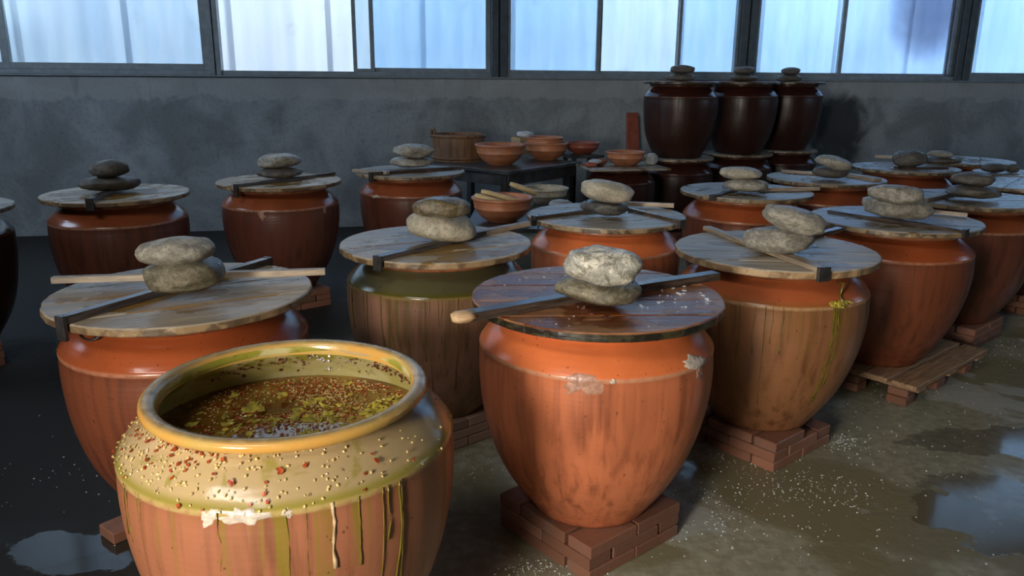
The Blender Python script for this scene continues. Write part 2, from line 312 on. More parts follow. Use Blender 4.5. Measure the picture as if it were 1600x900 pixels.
def wall_mat():
    k = N('grey_cement_render'); P = k.xyz(); a = k.noise(k.vec((1, 1, 1), False), 1.6, 6, 0.6, 0.6); b = k.noise(k.vec((1, 1, 1.0), False, loc=(3, 1, 0)), 3.1, 5, 0.6, 0.5); f = k.noise(k.vec((1, 1, 1), False), 30, 4)
    c = k.mix(k.ramp(a, 0.35, 0.65), (0.30, 0.335, 0.36), (0.18, 0.20, 0.215))
    c = k.mix(k.math('MULTIPLY', k.ramp(f, 0.5, 0.7), 0.25), c, (0.05, 0.055, 0.06))
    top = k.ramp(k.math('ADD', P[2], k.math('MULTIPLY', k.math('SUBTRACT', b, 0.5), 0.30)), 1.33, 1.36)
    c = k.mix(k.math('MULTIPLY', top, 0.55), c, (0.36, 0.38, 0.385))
    vs = k.ramp(k.noise(k.vec((5, 1, 0.8), False), 2.0, 4, 0.6, 0.8), 0.55, 0.75)
    c = k.mix(k.math('MULTIPLY', vs, 0.4), c, (0.13, 0.138, 0.145))
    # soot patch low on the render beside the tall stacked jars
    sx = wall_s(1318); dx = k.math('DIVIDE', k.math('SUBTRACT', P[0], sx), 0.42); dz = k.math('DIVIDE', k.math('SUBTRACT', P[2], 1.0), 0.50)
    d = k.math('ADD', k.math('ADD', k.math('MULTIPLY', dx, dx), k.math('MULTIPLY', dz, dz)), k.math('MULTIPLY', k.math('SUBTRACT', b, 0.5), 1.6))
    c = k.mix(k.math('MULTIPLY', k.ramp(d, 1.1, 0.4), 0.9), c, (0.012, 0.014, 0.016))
    k.bump(k.math('ADD', f, k.math('MULTIPLY', b, 2.5)), 0.4, 0.012); return k.set(c, 0.75, 0.3)
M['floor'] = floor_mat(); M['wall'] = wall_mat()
M['shell'] = plain('dull_shed_render', (0.16, 0.165, 0.17), 0.8, 0.2, 4, 0.1)
tag(MB().box(-6.2, 9.2, -4.7, 11.3, -0.1, 0).build('floor', M['floor']), kind='structure')
tag(MB().box(-6.2, 9.2, -4.7, 11.7, 5.4, 5.5).build('ceiling', M['shell']), kind='structure')
tag(MB().box(-6.2, -6.0, -4.7, 9.2, 0, 5.4).build('wall_left', M['shell']), kind='structure')
tag(MB().box(9.0, 9.2, -4.7, 11.3, 0, 5.4).build('wall_right', M['shell']), kind='structure')
tag(MB().box(-6.2, 9.2, -4.9, -4.7, 0, 5.4).build('wall_front', M['shell']), kind='structure')
SA, SB = -6.3, 9.35
tag(MB().box(SA, SB, 0, 0.2, 0, 1.555).build('wall_back', M['wall'], None, (0, Y0, 0), AL), kind='structure')
tag(MB().box(SA, SB, 0, 0.2, 5.2, 5.4).build('wall_back_upper', M['shell'], None, (0, Y0, 0), AL), kind='structure')
tag(MB().box(SA, SB, -0.03, 0.12, 1.555, 1.572, 0.003).build('trim_1', M['alu'], None, (0, Y0, 0), AL), kind='structure')

def glass_mat(name, tint, haze, dirt=None):
    k = N(name); t = k.t; t.nodes.remove(k.b)
    tr = k.n('ShaderNodeBsdfTransparent'); tl = k.n('ShaderNodeBsdfTranslucent'); gl = k.n('ShaderNodeBsdfGlossy'); gl.inputs['Roughness'].default_value = 0.15
    nz = k.noise(k.vec((1, 1, 1), False), 2.2, 5, 0.6)
    st = k.noise(k.vec((3, 1, 0.4), False), 3.0, 4, 0.6)
    c = k.mix(k.ramp(st, 0.3, 0.7), tint, (tint[0] * 0.93, tint[1] * 0.965, tint[2] * 0.99))
    if dirt:
        P = k.xyz(); dx = k.math('DIVIDE', k.math('SUBTRACT', P[0], dirt[0]), dirt[2]); dz = k.math('DIVIDE', k.math('SUBTRACT', P[2], dirt[1]), dirt[3])
        d = k.math('ADD', k.math('ADD', k.math('MULTIPLY', dx, dx), k.math('MULTIPLY', dz, dz)), k.math('MULTIPLY', k.math('SUBTRACT', nz, 0.5), 0.8))
        c = k.mix(k.ramp(d, 1.6, 0.0, 0.0, dirt[4]), c, (0.22, 0.24, 0.34))
    k.link(c, tr.inputs[0]); k.link(c, tl.inputs[0]); gl.inputs[0].default_value = (0.6, 0.6, 0.6, 1)
    m1 = k.n('ShaderNodeMixShader'); m1.inputs[0].default_value = haze; k.link(tr.outputs[0], m1.inputs[1]); k.link(tl.outputs[0], m1.inputs[2])
    m2 = k.n('ShaderNodeMixShader'); m2.inputs[0].default_value = 0.05; k.link(m1.outputs[0], m2.inputs[1]); k.link(gl.outputs[0], m2.inputs[2]); k.link(m2.outputs[0], k.out.inputs[0])
    return k.m
GL = glass_mat('blue_frosted_glass', (0.74, 0.87, 0.985), 0.12)
GLc = glass_mat('pale_clear_glass', (0.88, 0.945, 0.99), 0.08)
GLd1 = glass_mat('soiled_frosted_glass', (0.70, 0.82, 0.98), 0.15, (wall_s(1450), 2.45, 0.55, 0.60, 0.62))
GLd2 = glass_mat('smoke_stained_glass', (0.66, 0.76, 0.94), 0.15, (wall_s(1580), 2.35, 0.75, 0.60, 0.72))
GB, GT = 1.572, 5.2
def window(n, p0, p1, sashes, px=True):
    """outer frame between p0 and p1 (metres along the wall) and its sliding sashes (s0, s1, y, stile, material, open)"""
    e = empty('window_%d' % n, (0, Y0, 0), AL); tag(e, kind='structure')
    MB().box(p0, p1, 0.0, 0.12, GB, GB + 0.045, 0.004).build('bottom_track', M['alu'], e)
    MB().box(p0, p1, 0.0, 0.12, GT - 0.05, GT, 0.004).build('top_track', M['alu'], e)
    for (s0, s1, y, st, m, rail) in sashes:
        sh = MB().box(s0, s0 + st, y, y + 0.03, GB + 0.045, GT - 0.05, 0.003).box(s1 - st, s1, y, y + 0.03, GB + 0.045, GT - 0.05, 0.003)
        sh.box(s0 + st, s1 - st, y, y + 0.03, GB + 0.045, GB + 0.045 + rail, 0.003).box(s0 + st, s1 - st, y, y + 0.03, GT - 0.1, GT - 0.05, 0.003)
        so = sh.build('sash', M['alu'], e)
        MB().box(s0 + st, s1 - st, y + 0.012, y + 0.018, GB + 0.045 + rail, GT - 0.1).build('pane', m, so)
W = wall_s
posts = [(W(330), W(347)), (W(768), W(792)), (W(1152), W(1177))]
bay = posts[1][0] - posts[0][0]
posts = [(posts[0][0] - bay, posts[0][1] - bay)] + posts + [(posts[2][0] + bay, posts[2][1] + bay)]
for i, (a, b) in enumerate(posts):
    pm = MB().box(a, a + (b - a) * 0.45, -0.02, 0.16, 1.572, 5.2, 0.004).box(a + (b - a) * 0.55, b, -0.02, 0.16, 1.572, 5.2, 0.004).box(a + (b - a) * 0.4, a + (b - a) * 0.6, 0.03, 0.12, 1.572, 5.2)
    tag(pm.build('trim_%d' % (i + 2), M['alu'] if i in (0, 1) else M['alu_dark'], None, (0, Y0, 0), AL), kind='structure')
window(1, SA + 0.02, posts[0][0], [(SA + 0.05, posts[0][0] - 0.01, 0.02, 0.05, GL, 0.05)])
window(2, posts[0][1], posts[1][0], [(posts[0][1] + 0.01, W(17), 0.07, 0.06, GLc, 0.06), (W(5), posts[1][0] - 0.002, 0.02, 0.07, GLc, 0.06)])
window(3, posts[1][1], posts[2][0], [(W(553), W(586), 0.02, 0.04, GLc, 0.03), (W(580), posts[2][0] - 0.002, 0.07, 0.045, GL, 0.04)])
window(4, posts[2][1], posts[3][0], [(posts[2][1] + 0.003, W(937), 0.02, 0.04, GL, 0.03), (W(937), W(1063), 0.07, 0.035, GLc, 0.03), (W(1058), posts[3][0] - 0.003, 0.02, 0.035, GL, 0.03)])
window(5, posts[3][1], posts[4][0], [(posts[3][1] + 0.003, W(1314), 0.02, 0.04, GL, 0.03), (W(1312), W(1488), 0.07, 0.06, GLd1, 0.03), (W(1486), posts[4][0] - 0.003, 0.02, 0.07, GLd2, 0.03)])
window(6, posts[4][1], SB - 0.02, [(posts[4][1] + 0.01, SB - 0.05, 0.02, 0.05, GL, 0.05)])

def sheet_mat():
    k = N('translucent_roofing_sheet'); k.t.nodes.remove(k.b)
    df = k.n('ShaderNodeBsdfDiffuse'); tl = k.n('ShaderNodeBsdfTranslucent'); ms = k.n('ShaderNodeMixShader'); ms.inputs[0].default_value = 0.8
    a = k.noise(k.vec((1.6, 1, 0.25)), 2.2, 5, 0.6, 0.3); s2 = k.noise(k.vec((1, 1, 1)), 4.5, 5, 0.65)
    c = k.mix(k.ramp(a, 0.35, 0.68), (0.93, 0.95, 0.97), (0.86, 0.89, 0.94)); c = k.mix(k.math('MULTIPLY', k.ramp(s2, 0.6, 0.72), 0.25), c, (0.6, 0.6, 0.55))
    k.link(c, df.inputs[0]); k.link(c, tl.inputs[0]); k.link(df.outputs[0], ms.inputs[1]); k.link(tl.outputs[0], ms.inputs[2]); k.link(ms.outputs[0], k.out.inputs[0]); return k.m
M['sheet'] = sheet_mat()
sc = empty('corrugated_screen', (0, Y0, 0), AL)
tag(sc, 'pale translucent corrugated sheeting hung outside behind the windows', 'screen')
Vs, Fs = [], []; nx = 60; wd = 1.0
for i in range(nx + 1):
    x = i / nx * (wd + 0.06); y = 0.011 * math.sin(i / nx * 2 * math.pi * 5) + 0.01 * math.sin(i / nx * 9)
    for (dy) in (0, 0.003):
        Vs += [(x, y + dy, 1.60), (x, y + dy, 5.35)]
for i in range(nx):
    a = i * 4; b = a + 4
    Fs += [(a, b, b + 1, a + 1), (a + 2, a + 3, b + 3, b + 2), (a + 1, b + 1, b + 3, a + 3), (a, a + 2, b + 2, b)]
shm = mesh('panel', Vs, Fs, M['sheet'])
for i in range(15):
    p = obj('panel', shm, sc, (-5.95 + i * wd, 0.42 + 0.012 * (i % 2), 0.0))

# ------------------------------------------------------------------ jars
PROF = [(0, 0.200), (0.012, 0.208), (0.04, 0.228), (0.09, 0.264), (0.16, 0.306), (0.24, 0.341), (0.33, 0.367), (0.42, 0.383), (0.50, 0.390), (0.56, 0.3895), (0.585, 0.3875), (0.592, 0.3895), (0.599, 0.3885),
        (0.606, 0.384), (0.618, 0.374), (0.634, 0.360), (0.650, 0.343), (0.664, 0.325), (0.674, 0.309), (0.682, 0.298), (0.690, 0.293), (0.698, 0.293)]
def jar_r(z):
    for (z0, r0), (z1, r1) in zip(PROF, PROF[1:]):
        if z0 <= z <= z1: return r0 + (r1 - r0) * (z - z0) / max(1e-6, z1 - z0)
    return 0.293
def jar_n(z):
    d = (jar_r(min(z + 0.006, 0.695)) - jar_r(max(z - 0.006, 0.0))) / 0.012; v = Vector((1, 0, -d)); v.normalize(); return v
def on_jar(a, z, off=0.0):
    n = jar_n(z); r = jar_r(z) + n.x * off; return Vector((r * math.cos(a), r * math.sin(a), z + n.z * off))
RIM = [(0.683, 0.291), (0.686, 0.312), (0.692, 0.324), (0.701, 0.3305), (0.710, 0.329), (0.7170, 0.321), (0.718, 0.308), (0.715, 0.297), (0.706, 0.292), (0.692, 0.291), (0.683, 0.291)]
body_me = {}
def subdiv(prof, k=3):
    out = []
    for (z0, r0), (z1, r1) in zip(prof, prof[1:]):
        st = max(1, int((abs(z1 - z0) + abs(r1 - r0)) / 0.03))
        for i in range(st): out.append((z0 + (z1 - z0) * i / st, r0 + (r1 - r0) * i / st))
    return out + [prof[-1]]
def smooth_prof(prof):   # catmull-rom on the long smooth belly
    out = []
    for i in range(len(prof) - 1):
        p0 = prof[max(i - 1, 0)]; p1 = prof[i]; p2 = prof[i + 1]; p3 = prof[min(i + 2, len(prof) - 1)]
        n = 3 if p2[0] - p1[0] > 0.03 else 1
        for j in range(n):
            t = j / n
            q = [0.5 * (2 * p1[k] + (p2[k] - p0[k]) * t + (2 * p0[k] - 5 * p1[k] + 4 * p2[k] - p3[k]) * t * t + (3 * p1[k] - p0[k] - 3 * p2[k] + p3[k]) * t ** 3) for k in (0, 1)]
            out.append(tuple(q))
    return out + [prof[-1]]
def jar(loc, mat, label, name='pickling_jar', sc=(1, 1, 1), group='glazed clay pickling jars', open_=False, seed=0):
    e = empty(name, loc); tag(e, label, 'jar', group); e.scale = sc
    key = (mat, open_)
    if key not in body_me:
        pf = PROF if mat != 'jar_stack' else [(z, q + 0.045 * max(0.0, 1 - z / 0.45) ** 1.3) for z, q in PROF]
        mb = MB().lathe(smooth_prof(pf), 96, 0.006, seed)
        mb.F.append(tuple(range(95, -1, -1)))
        body_me[key] = mesh('body', mb.V, mb.F, M[mat])
        rb = MB().lathe(RIM, 96, 0.003, seed); body_me[key, 'rim'] = mesh('rim', rb.V, rb.F, M['rim_open'] if open_ else M['rim_dark'] if mat == 'jar_stack' else M['rim'])
    obj('body', body_me[key], e, rz=0); obj('rim', body_me[key, 'rim'], e)
    return e
def jar_patch(parent, name, a0, z0, da, dz, m, seed, th=0.004, label=None):
    V = [on_jar(a0, z0, th)]; Fc = []; n = 26
    for k, q in enumerate((0.35, 0.7, 0.92, 1.0)):
        for i in range(n):
            t = 2 * math.pi * i / n
            rr = q * (1 + 0.75 * noise.noise(Vector((math.cos(t) * 2.2 + seed, math.sin(t) * 2.2, seed * 3.1))) + 0.35 * noise.noise(Vector((math.cos(t) * 6 + seed, math.sin(t) * 6, seed))))
            V.append(on_jar(a0 + da * rr * math.cos(t), max(0.02, min(0.69, z0 + dz * rr * math.sin(t))), (th * (0.7 + 0.6 * noise.noise(Vector((i * 1.3, k * 2.0, seed)))), th * 0.8, th * 0.6, 0.0001)[k]))
    for i in range(n): Fc.append((0, 1 + i, 1 + (i + 1) % n))
    for k in range(3):
        for i in range(n):
            j = (i + 1) % n; Fc.append((1 + k * n + i, 1 + k * n + n + i, 1 + k * n + n + j, 1 + k * n + j))
    o = obj(name, mesh(name, V, Fc, m), parent)
    if label: o['label'] = label
    return o
def jar_run(parent, name, a0, z0, L, r, m, seed, bead=True):
    pts, rad = [], []; n = max(6, int(L / 0.02))
    for i in range(n + 1):
        t = i / n; z = z0 - L * t; a = a0 + 0.02 * noise.noise(Vector((t * 2.5, seed, 0)))
        pts.append(on_jar(a, z, 0.0006)); rad.append(r * (1 - 0.45 * t) * (1 + 0.2 * noise.noise(Vector((t * 9, seed, 2)))))
    if bead: rad[-2] = r * 1.2; rad[-1] = r * 1.25
    return MB().tube(pts, rad, 7).build(name, m, parent, smooth=True)

# ------------------------------------------------------------------ brick bases
def brick_me(nm, L, Wd, H, mt):
    b = MB().box(-L / 2, L / 2, -Wd / 2, Wd / 2, 0, H, 0.004)
    me = mesh(nm, b.V, b.F, mt, False); return me
BR = [brick_me('brick', 0.222, 0.105, 0.0425, M['brick']), brick_me('brick', 0.100, 0.100, 0.0425, M['brick'])]
BRP = [brick_me('brick', 0.222, 0.105, 0.0425, M['brick_pale']), brick_me('brick', 0.100, 0.100, 0.0425, M['brick_pale'])]
def brick_base(loc, ang, label, layers=3, half=0.2255, skip=(), BRS=BR, seed=1, group='brick plinths under the jars'):
    e = empty('brick_base', (loc[0], loc[1], 0), ang); tag(e, label, 'bricks', group)
    rr = random.Random(seed)
    for L in range(layers):
        z = L * 0.044; w_ = half - 0.0525
        lay = [(sx * 0.1118 * half / 0.2235, sy * w_, 0, k) for k, (sx, sy) in enumerate(((-1, -1), (1, -1), (-1, 1), (1, 1)))] + [(-w_, 0, 1, 4), (w_, 0, 1, 5), (0, 0, 1, 6)]
        for (x, y, q, k) in lay:
            if L == layers - 1 and k in skip: continue
            if L % 2: x, y, q = -y, x, 1 - q
            obj('brick', BRS[0], e, (x + rr.uniform(-.002, .002), y + rr.uniform(-.002, .002), z), q * math.pi / 2 + rr.uniform(-.012, .012))
    return e
H3 = 0.044 * 3 - 0.001

# ------------------------------------------------------------------ lids
def lid_planks(Rl, cuts, th, m, seed):
    out = []; rr = random.Random(seed)
    for (y0, y1) in zip(cuts, cuts[1:]):
        y0 += 0.0015; y1 -= 0.0015
        def ring(R_, dz, ins=0):
            pts = []; a0, a1 = y0 + ins, y1 - ins; n = 18
            R2 = R_ - ins
            c0 = max(-R2 + 1e-4, a0); c1 = min(R2 - 1e-4, a1)
            t0, t1 = math.asin(c0 / R2), math.asin(c1 / R2)
            for i in range(n + 1):
                t = t0 + (t1 - t0) * i / n; q = R2 + 0.004 * noise.noise(Vector((math.cos(t) * 9, math.sin(t) * 9, seed))); pts.append((q * math.cos(t), q * math.sin(t), dz))
            for i in range(n + 1):
                t = t1 + (t0 - t1) * i / n; q = R2 + 0.004 * noise.noise(Vector((-math.cos(t) * 9, math.sin(t) * 9, seed))); pts.append((-q * math.cos(t), q * math.sin(t), dz))
            return pts
        up = rr.uniform(-0.0015, 0.0)
        r1, r2, r3 = ring(Rl, -th), ring(Rl, up - 0.004), ring(Rl, up, 0.004)
        r0 = ring(Rl, -th, 0.003); n = len(r1)
        r0 = [(x, y, -th) for x, y, z in r0]; r1 = [(x, y, -th + 0.003) for x, y, z in r1]
        V = r0 + r1 + r2 + r3; Fc = [tuple(range(n - 1, -1, -1)), tuple(range(3 * n, 4 * n))]
        for k in range(3):
            for i in range(n): j = (i + 1) % n; Fc.append((k * n + i, k * n + j, (k + 1) * n + j, (k + 1) * n + i))
        out.append(mesh('plank', V, Fc, m, False))
    return out
LR = 0.412
def make_lid(Rl, cuts, th, m, seed):
    e = empty('jar_lid'); e['label'] = ''
    for me in lid_planks(Rl, cuts, th, m, seed): obj('plank', me, e)
    return e
LIDTOP = H3 + 0.718 + 0.031
def place_lid(proto, c, rz, label, z=None, sc=1.0, group='round plank jar lids', first=set()):
    e = proto if proto.name not in first else copy_tree(proto)
    first.add(proto.name)
    e.location = (c[0], c[1], (z if z is not None else LIDTOP)); e.rotation_euler = (0, 0, rz); e.scale = (sc, sc, 1 if sc == 1 else sc)
    tag(e, label, 'lid', group); return e
cutsA = [-LR, -0.20, 0.02, 0.19, LR]; cutsB = [-LR, -0.13, 0.10, 0.25, LR]; cutsC = [-LR, -0.24, -0.07, 0.12, 0.28, LR]
LID = {'tan': make_lid(LR, cutsA, 0.028, M['wood_tan'], 1), 'grey': make_lid(LR, cutsB, 0.027, M['wood_grey'], 2), 'dark': make_lid(LR, cutsC, 0.030, M['wood_dark'], 3), 'dry': make_lid(LR, cutsC, 0.032, M['wood_dry'], 4)}

# ------------------------------------------------------------------ stones
stone_log = []
def stone_mesh(a, b, c, seed, m, rough=1.0, flat=0.75, sub=4):
    import bmesh
    bm = bmesh.new(); bmesh.ops.create_icosphere(bm, subdivisions=sub, radius=1.0)
    zmin, zmax = 9, -9
    for v in bm.verts:
        p = v.co.copy(); q = Vector((p.x, p.y, p.z))
        n = 0.16 * noise.noise(p * 0.9 + Vector((seed * 7.3, 0, 0))) + 0.12 * rough * noise.noise(p * 2.1 + Vector((0, seed * 3.7, 0))) + 0.025 * rough * noise.noise(p * 6 + Vector((0, 0, seed)))
        f = 1 + n
        # planed facets for a river cobble
        for i in range(4):
            d = Vector((math.sin(seed * 3 + i * 1.9), math.cos(seed * 2.3 + i * 2.7), 0.8 * math.sin(seed + i * 1.3))).normalized()
            h = p.dot(d) * f - 0.84
            if h > 0: f -= 0.8 * h * rough
        z = q.z * f; z = math.copysign(abs(z) ** flat, z)
        v.co = Vector((q.x * f * a, q.y * f * b, z * c))
    xs = [v.co.x for v in bm.verts]; sx = 2 * a / (max(xs) - min(xs)); ox = (max(xs) + min(xs)) / 2
    zs = [v.co.z for v in bm.verts]; sz = 2 * c / (max(zs) - min(zs)); oz = (max(zs) + min(zs)) / 2
    for v in bm.verts: v.co.x = (v.co.x - ox) * sx; v.co.z = (v.co.z - oz) * sz
    me = bpy.data.meshes.new('stone'); bm.to_mesh(me); bm.free()
    me.polygons.foreach_set('use_smooth', [True] * len(me.polygons)); me.materials.append(m); return me
def stone(box, base_z, m, label, seed, tilt=0.0, rough=1.0, br=0.72, sub=4, rz=None, group='stones weighing down the lids'):
    """a stone whose picture box is (x0,y0,x1,y1), resting with its underside at base_z"""
    x0, y0, x1, y1 = box; px, py = (x0 + x1) / 2, (y0 + y1) / 2; c = 0.05
    for _ in range(4):
        p = at(px, py, base_z + c); d = depth(p); a = (x1 - x0) / 2 * d / F; b = a * br
        ang = math.atan2(EYE - p.z, p.y); h = (y1 - y0) / 2 * d / F
        c = max(0.022, math.sqrt(max(1e-6, h * h - (b * math.sin(ang)) ** 2)) / math.cos(ang) * 0.97)
    az = -math.atan2(p.x, p.y)
    o = obj('stone', stone_mesh(a, b, c, seed, m, rough, sub=sub), None, p)
    o.rotation_euler = (0, R(tilt), az + (rz or 0)); tag(o, label, 'stone', group)
    return base_z + 2 * c - abs(math.sin(R(tilt))) * a * 0.25
def pair(lower, upper, top, l1, l2, m1, m2, seed, t1=0, t2=0, r1=1.0, r2=1.0, sub=4, base=None):
    z = stone(lower, (base if base is not None else LIDTOP) + top, m1, l1, seed, t1, r1, sub=sub)
    return stone(upper, z - 0.006, m2, l2, seed + 5, t2, r2, sub=sub)

def bar(name, p0, p1, wd, th, m, label, cat, hook=(0, 0), taper=0.0, group=None, bend=0.0, endm=None):
    """flat bar between two points, hooked down over the lid edge at its ends if asked"""
    p0 = Vector(p0); p1 = Vector(p1)
    ctr = min((Vector((q[0], q[1], 0)) for q in P.values()), key=lambda q: (q.xy - ((p0 + p1) / 2).xy).length)
    for k, hk in enumerate(hook):          # an end that hooks over must reach just past the lid's edge
        if hk:
            a, b = (p1, p0) if k == 0 else (p0, p1); dd = (b - a).normalized()
            t = (b - a).length * 0.5
            while ((a + dd * t).xy - ctr.xy).length < LR + 0.006: t += 0.001
            e_ = a + dd * t
            if k == 0: p0 = e_
            else: p1 = e_
    d = p1 - p0; L = d.length; rz = math.atan2(d.y, d.x)
    e = empty(name, p0, rz); e.rotation_euler = (0, -math.asin(d.z / L), rz); tag(e, label, cat, group)
    n = 10; V = []; Fc = []
    for i in range(n + 1):
        t = i / n; w_ = wd / 2 * (1 + taper * (t - 0.5)) * (1 + 0.10 * noise.noise(Vector((t * 4, L * 9, 1)))); x = t * L
        y = bend * math.sin(t * math.pi) + 0.003 * noise.noise(Vector((t * 3, L * 5, 7)))
        V += [(x, y - w_, -th / 2), (x, y + w_, -th / 2), (x, y + w_ - 0.002, th / 2), (x, y - w_ + 0.002, th / 2)]
    for i in range(n):
        a = i * 4; b = a + 4
        for q in range(4): Fc.append((a + q, a + (q + 1) % 4, b + (q + 1) % 4, b + q))
    Fc += [(3, 2, 1, 0), (n * 4, n * 4 + 1, n * 4 + 2, n * 4 + 3)]
    obj('bar', mesh('bar', V, Fc, m, False), e)
    for k, hk in enumerate(hook):
        if hk:
            x = 0 if k == 0 else L; s = -1 if k == 0 else 1
            MB().box(min(x, x + s * 0.014), max(x, x + s * 0.014), -wd * 0.53, wd * 0.53, -hk, th / 2 + 0.002, 0.002).build('hook', M['iron'], e)
    if endm:
        V2 = MB().tube([(-0.045, 0.004, 0.0), (-0.03, 0, 0.001), (0.0, 0, 0), (0.03, 0, 0.001)], [wd * 0.42, wd * 0.66, wd * 0.70, wd * 0.5], 8)
        o = V2.build('broken_end', endm, e, smooth=True); o['label'] = 'pale splintered end'; o.scale = (1, 1, 0.6)
    return e

# ---- positions (metres) of every jar foot
P = dict(front=(0.28, 2.51), right=(1.11, 3.26), r2=(1.98, 4.04), r3=(2.80, 4.80), r4=(3.62, 5.52),
         left=(-1.09, 2.52), mid=(-0.33, 3.35), m2=(0.49, 4.09), m3=(1.50, 5.06), m4=(2.29, 5.78), m5=(3.24, 6.55), m6=(4.07, 7.18), q=(3.93, 6.20),
         b1=(-2.40, 4.75), b2=(-1.60, 5.40), b3=(-0.78, 6.03), b0=(-3.13, 4.15))
G = R(40)
zf = H3
# ---- open jar
OP = (-0.532, 1.755); OZ = H3 + 0.016
jo = jar((OP[0], OP[1], OZ), 'jar_open', 'open olive-glazed jar full of chilli brine in the left foreground', open_=True, seed=3)
inner = MB().lathe([(0.707, 0.2925), (0.695, 0.290), (0.684, 0.2925), (0.668, 0.308), (0.648, 0.330), (0.62, 0.348), (0.58, 0.355), (0.50, 0.355), (0.40, 0.350), (0.25, 0.31), (0.10, 0.23)], 96)
inner.F = [tuple(reversed(f)) for f in inner.F]
o = inner.build('inner_wall', M['inner'], jo, smooth=True); o['label'] = 'cream and green glazed inner wall'
rr = random.Random(4)
for i in range(12):
    a = R(-90 + rr.uniform(-65, 60)); jar_run(jo, 'brine_run', a, 0.598, rr.uniform(0.10, 0.42), rr.uniform(0.0012, 0.0022), M['olive_drip'], i * 1.7)
c1 = jar_run(jo, 'wax_run', R(-90 + 27), 0.600, 0.15, 0.0042, M['cream_drip'], 3.3); c1['label'] = 'cream dried run with a bead at its end'
jar_patch(jo, 'salt_crust', R(-90 + 2), 0.590, 0.12, 0.016, M['crust'], 2, 0.002, label='white salt crust on the ridge')
jar_patch(jo, 'salt_crust', R(-90 - 9), 0.586, 0.05, 0.018, M['crust'], 4, 0.002, label='white salt crust on the ridge')
jar_patch(jo, 'salt_crust', R(-90 + 14), 0.592, 0.03, 0.010, M['crust'], 6, 0.002, label='white salt crust on the ridge')
brick_base((OP[0], OP[1]), G, 'damp brick plinth under the open brine jar', seed=2, layers=3)
e_ = MB().lathe([(0.0, 0.001), (0.0, 0.3375)], 96)
BZ = OZ + 0.598
bo = MB().lathe([(0.0, 0.3515), (-0.02, 0.3525)], 96); bo.F.append(tuple(range(96))); bo.F.append(tuple(range(191, 95, -1)))
bo = bo.build('brine', M['brine'], None, (OP[0], OP[1], BZ)); tag(bo, 'red-brown chilli brine filling the open olive jar', 'brine')

def scatter(name, items, m, label, cat, shape):
    mb = MB()
    for (p, s, n) in items:
        q = Vector((0, 0, 1)).rotation_difference(n).to_matrix() @ Matrix.Rotation(random.uniform(0, 6.28), 3, 'Z')
        V, Fc = shape(s); mb.add([q @ Vector(v) + p for v in V], Fc)
    o = mb.build(name, m, smooth=False); tag(o, label, cat, kind='stuff'); return o
def sh_seed(s):
    V = []
    for z, r in ((-0.3, 0.6), (0.25, 1.0), (0.6, 0.5)):
        for i in range(6): a = i * math.pi / 3; V.append((r * s * math.cos(a), r * s * 0.8 * math.sin(a), z * s))
    Fc = [(5, 4, 3, 2, 1, 0), (12, 13, 14, 15, 16, 17)]
    for k in (0, 6):
        for i in range(6): j = (i + 1) % 6; Fc.append((k + i, k + j, k + 6 + j, k + 6 + i))
    return V, Fc
def sh_flake(s):
    n = 7; V = []
    r = [random.uniform(0.55, 1.1) for _ in range(n)]; w_ = random.uniform(-0.3, 0.3)
    for z in (0.0, 0.28):
        for i in range(n): a = 2 * math.pi * i / n; V.append((r[i] * s * math.cos(a), r[i] * s * 0.7 * math.sin(a), z * s + w_ * s * math.cos(a) ** 2 * 0.5))
    Fc = [tuple(range(n - 1, -1, -1)), tuple(range(n, 2 * n))] + [(i, (i + 1) % n, n + (i + 1) % n, n + i) for i in range(n)]
    return V, Fc
def sh_slice(s):
    n = 12; V = []; ph = random.uniform(0, 6); k = random.uniform(0.35, 0.8)
    r = [1 + 0.28 * math.sin(3 * 2 * math.pi * i / n + ph) + random.uniform(-.12, .12) for i in range(n)]
    V.append((0, 0, 0.14 * s))
    for q, z in ((0.6, 0.16), (1.0, 0.06), (1.0, -0.06)):
        for i in range(n): a = 2 * math.pi * i / n; V.append((q * r[i] * s * math.cos(a), k * q * r[i] * s * math.sin(a), (z + 0.12 * math.sin(2 * a + ph)) * s))
    Fc = [(0, 1 + i, 1 + (i + 1) % n) for i in range(n)]
    for b in (1, 1 + n):
        for i in range(n): j = (i + 1) % n; Fc.append((b + i, b + n + i, b + n + j, b + j))
    return V, Fc
Oc = Vector((OP[0], OP[1], OZ))
def shoulder_items(n, s0, s1, a_mu, a_sd, zlo=0.602, zhi=0.680, near=1.0):
    out = []
    for _ in range(n):
        a = R(random.gauss(a_mu, a_sd)); z = zhi - (zhi - zlo) * random.random() ** near; nn = jar_n(z); n3 = Vector((nn.x * math.cos(a), nn.x * math.sin(a), nn.z)); s = random.uniform(s0, s1)
        out.append((Oc + on_jar(a, z, 0.001 + s * 0.3), s, n3))
    return out
random.seed(11)
scatter('pepper_seeds', shoulder_items(150, 0.0020, 0.0042, -118, 26, 0.620, 0.680, 1.4) + shoulder_items(70, 0.002, 0.0042, -60, 32, 0.600, 0.680, 1.0) + shoulder_items(60, 0.002, 0.004, -150, 22, 0.600, 0.678, 0.8),
        M['seed'], 'yellow chilli seeds stuck to the shoulder of the open jar', 'seeds', sh_seed)
scatter('pepper_flakes', shoulder_items(85, 0.003, 0.0070, -126, 17, 0.645, 0.681, 1.8) + shoulder_items(26, 0.004, 0.0085, -85, 45, 0.600, 0.672, 0.8),
        M['flake'], 'red chilli flakes scattered on the shoulder of the open jar', 'chilli flakes', sh_flake)
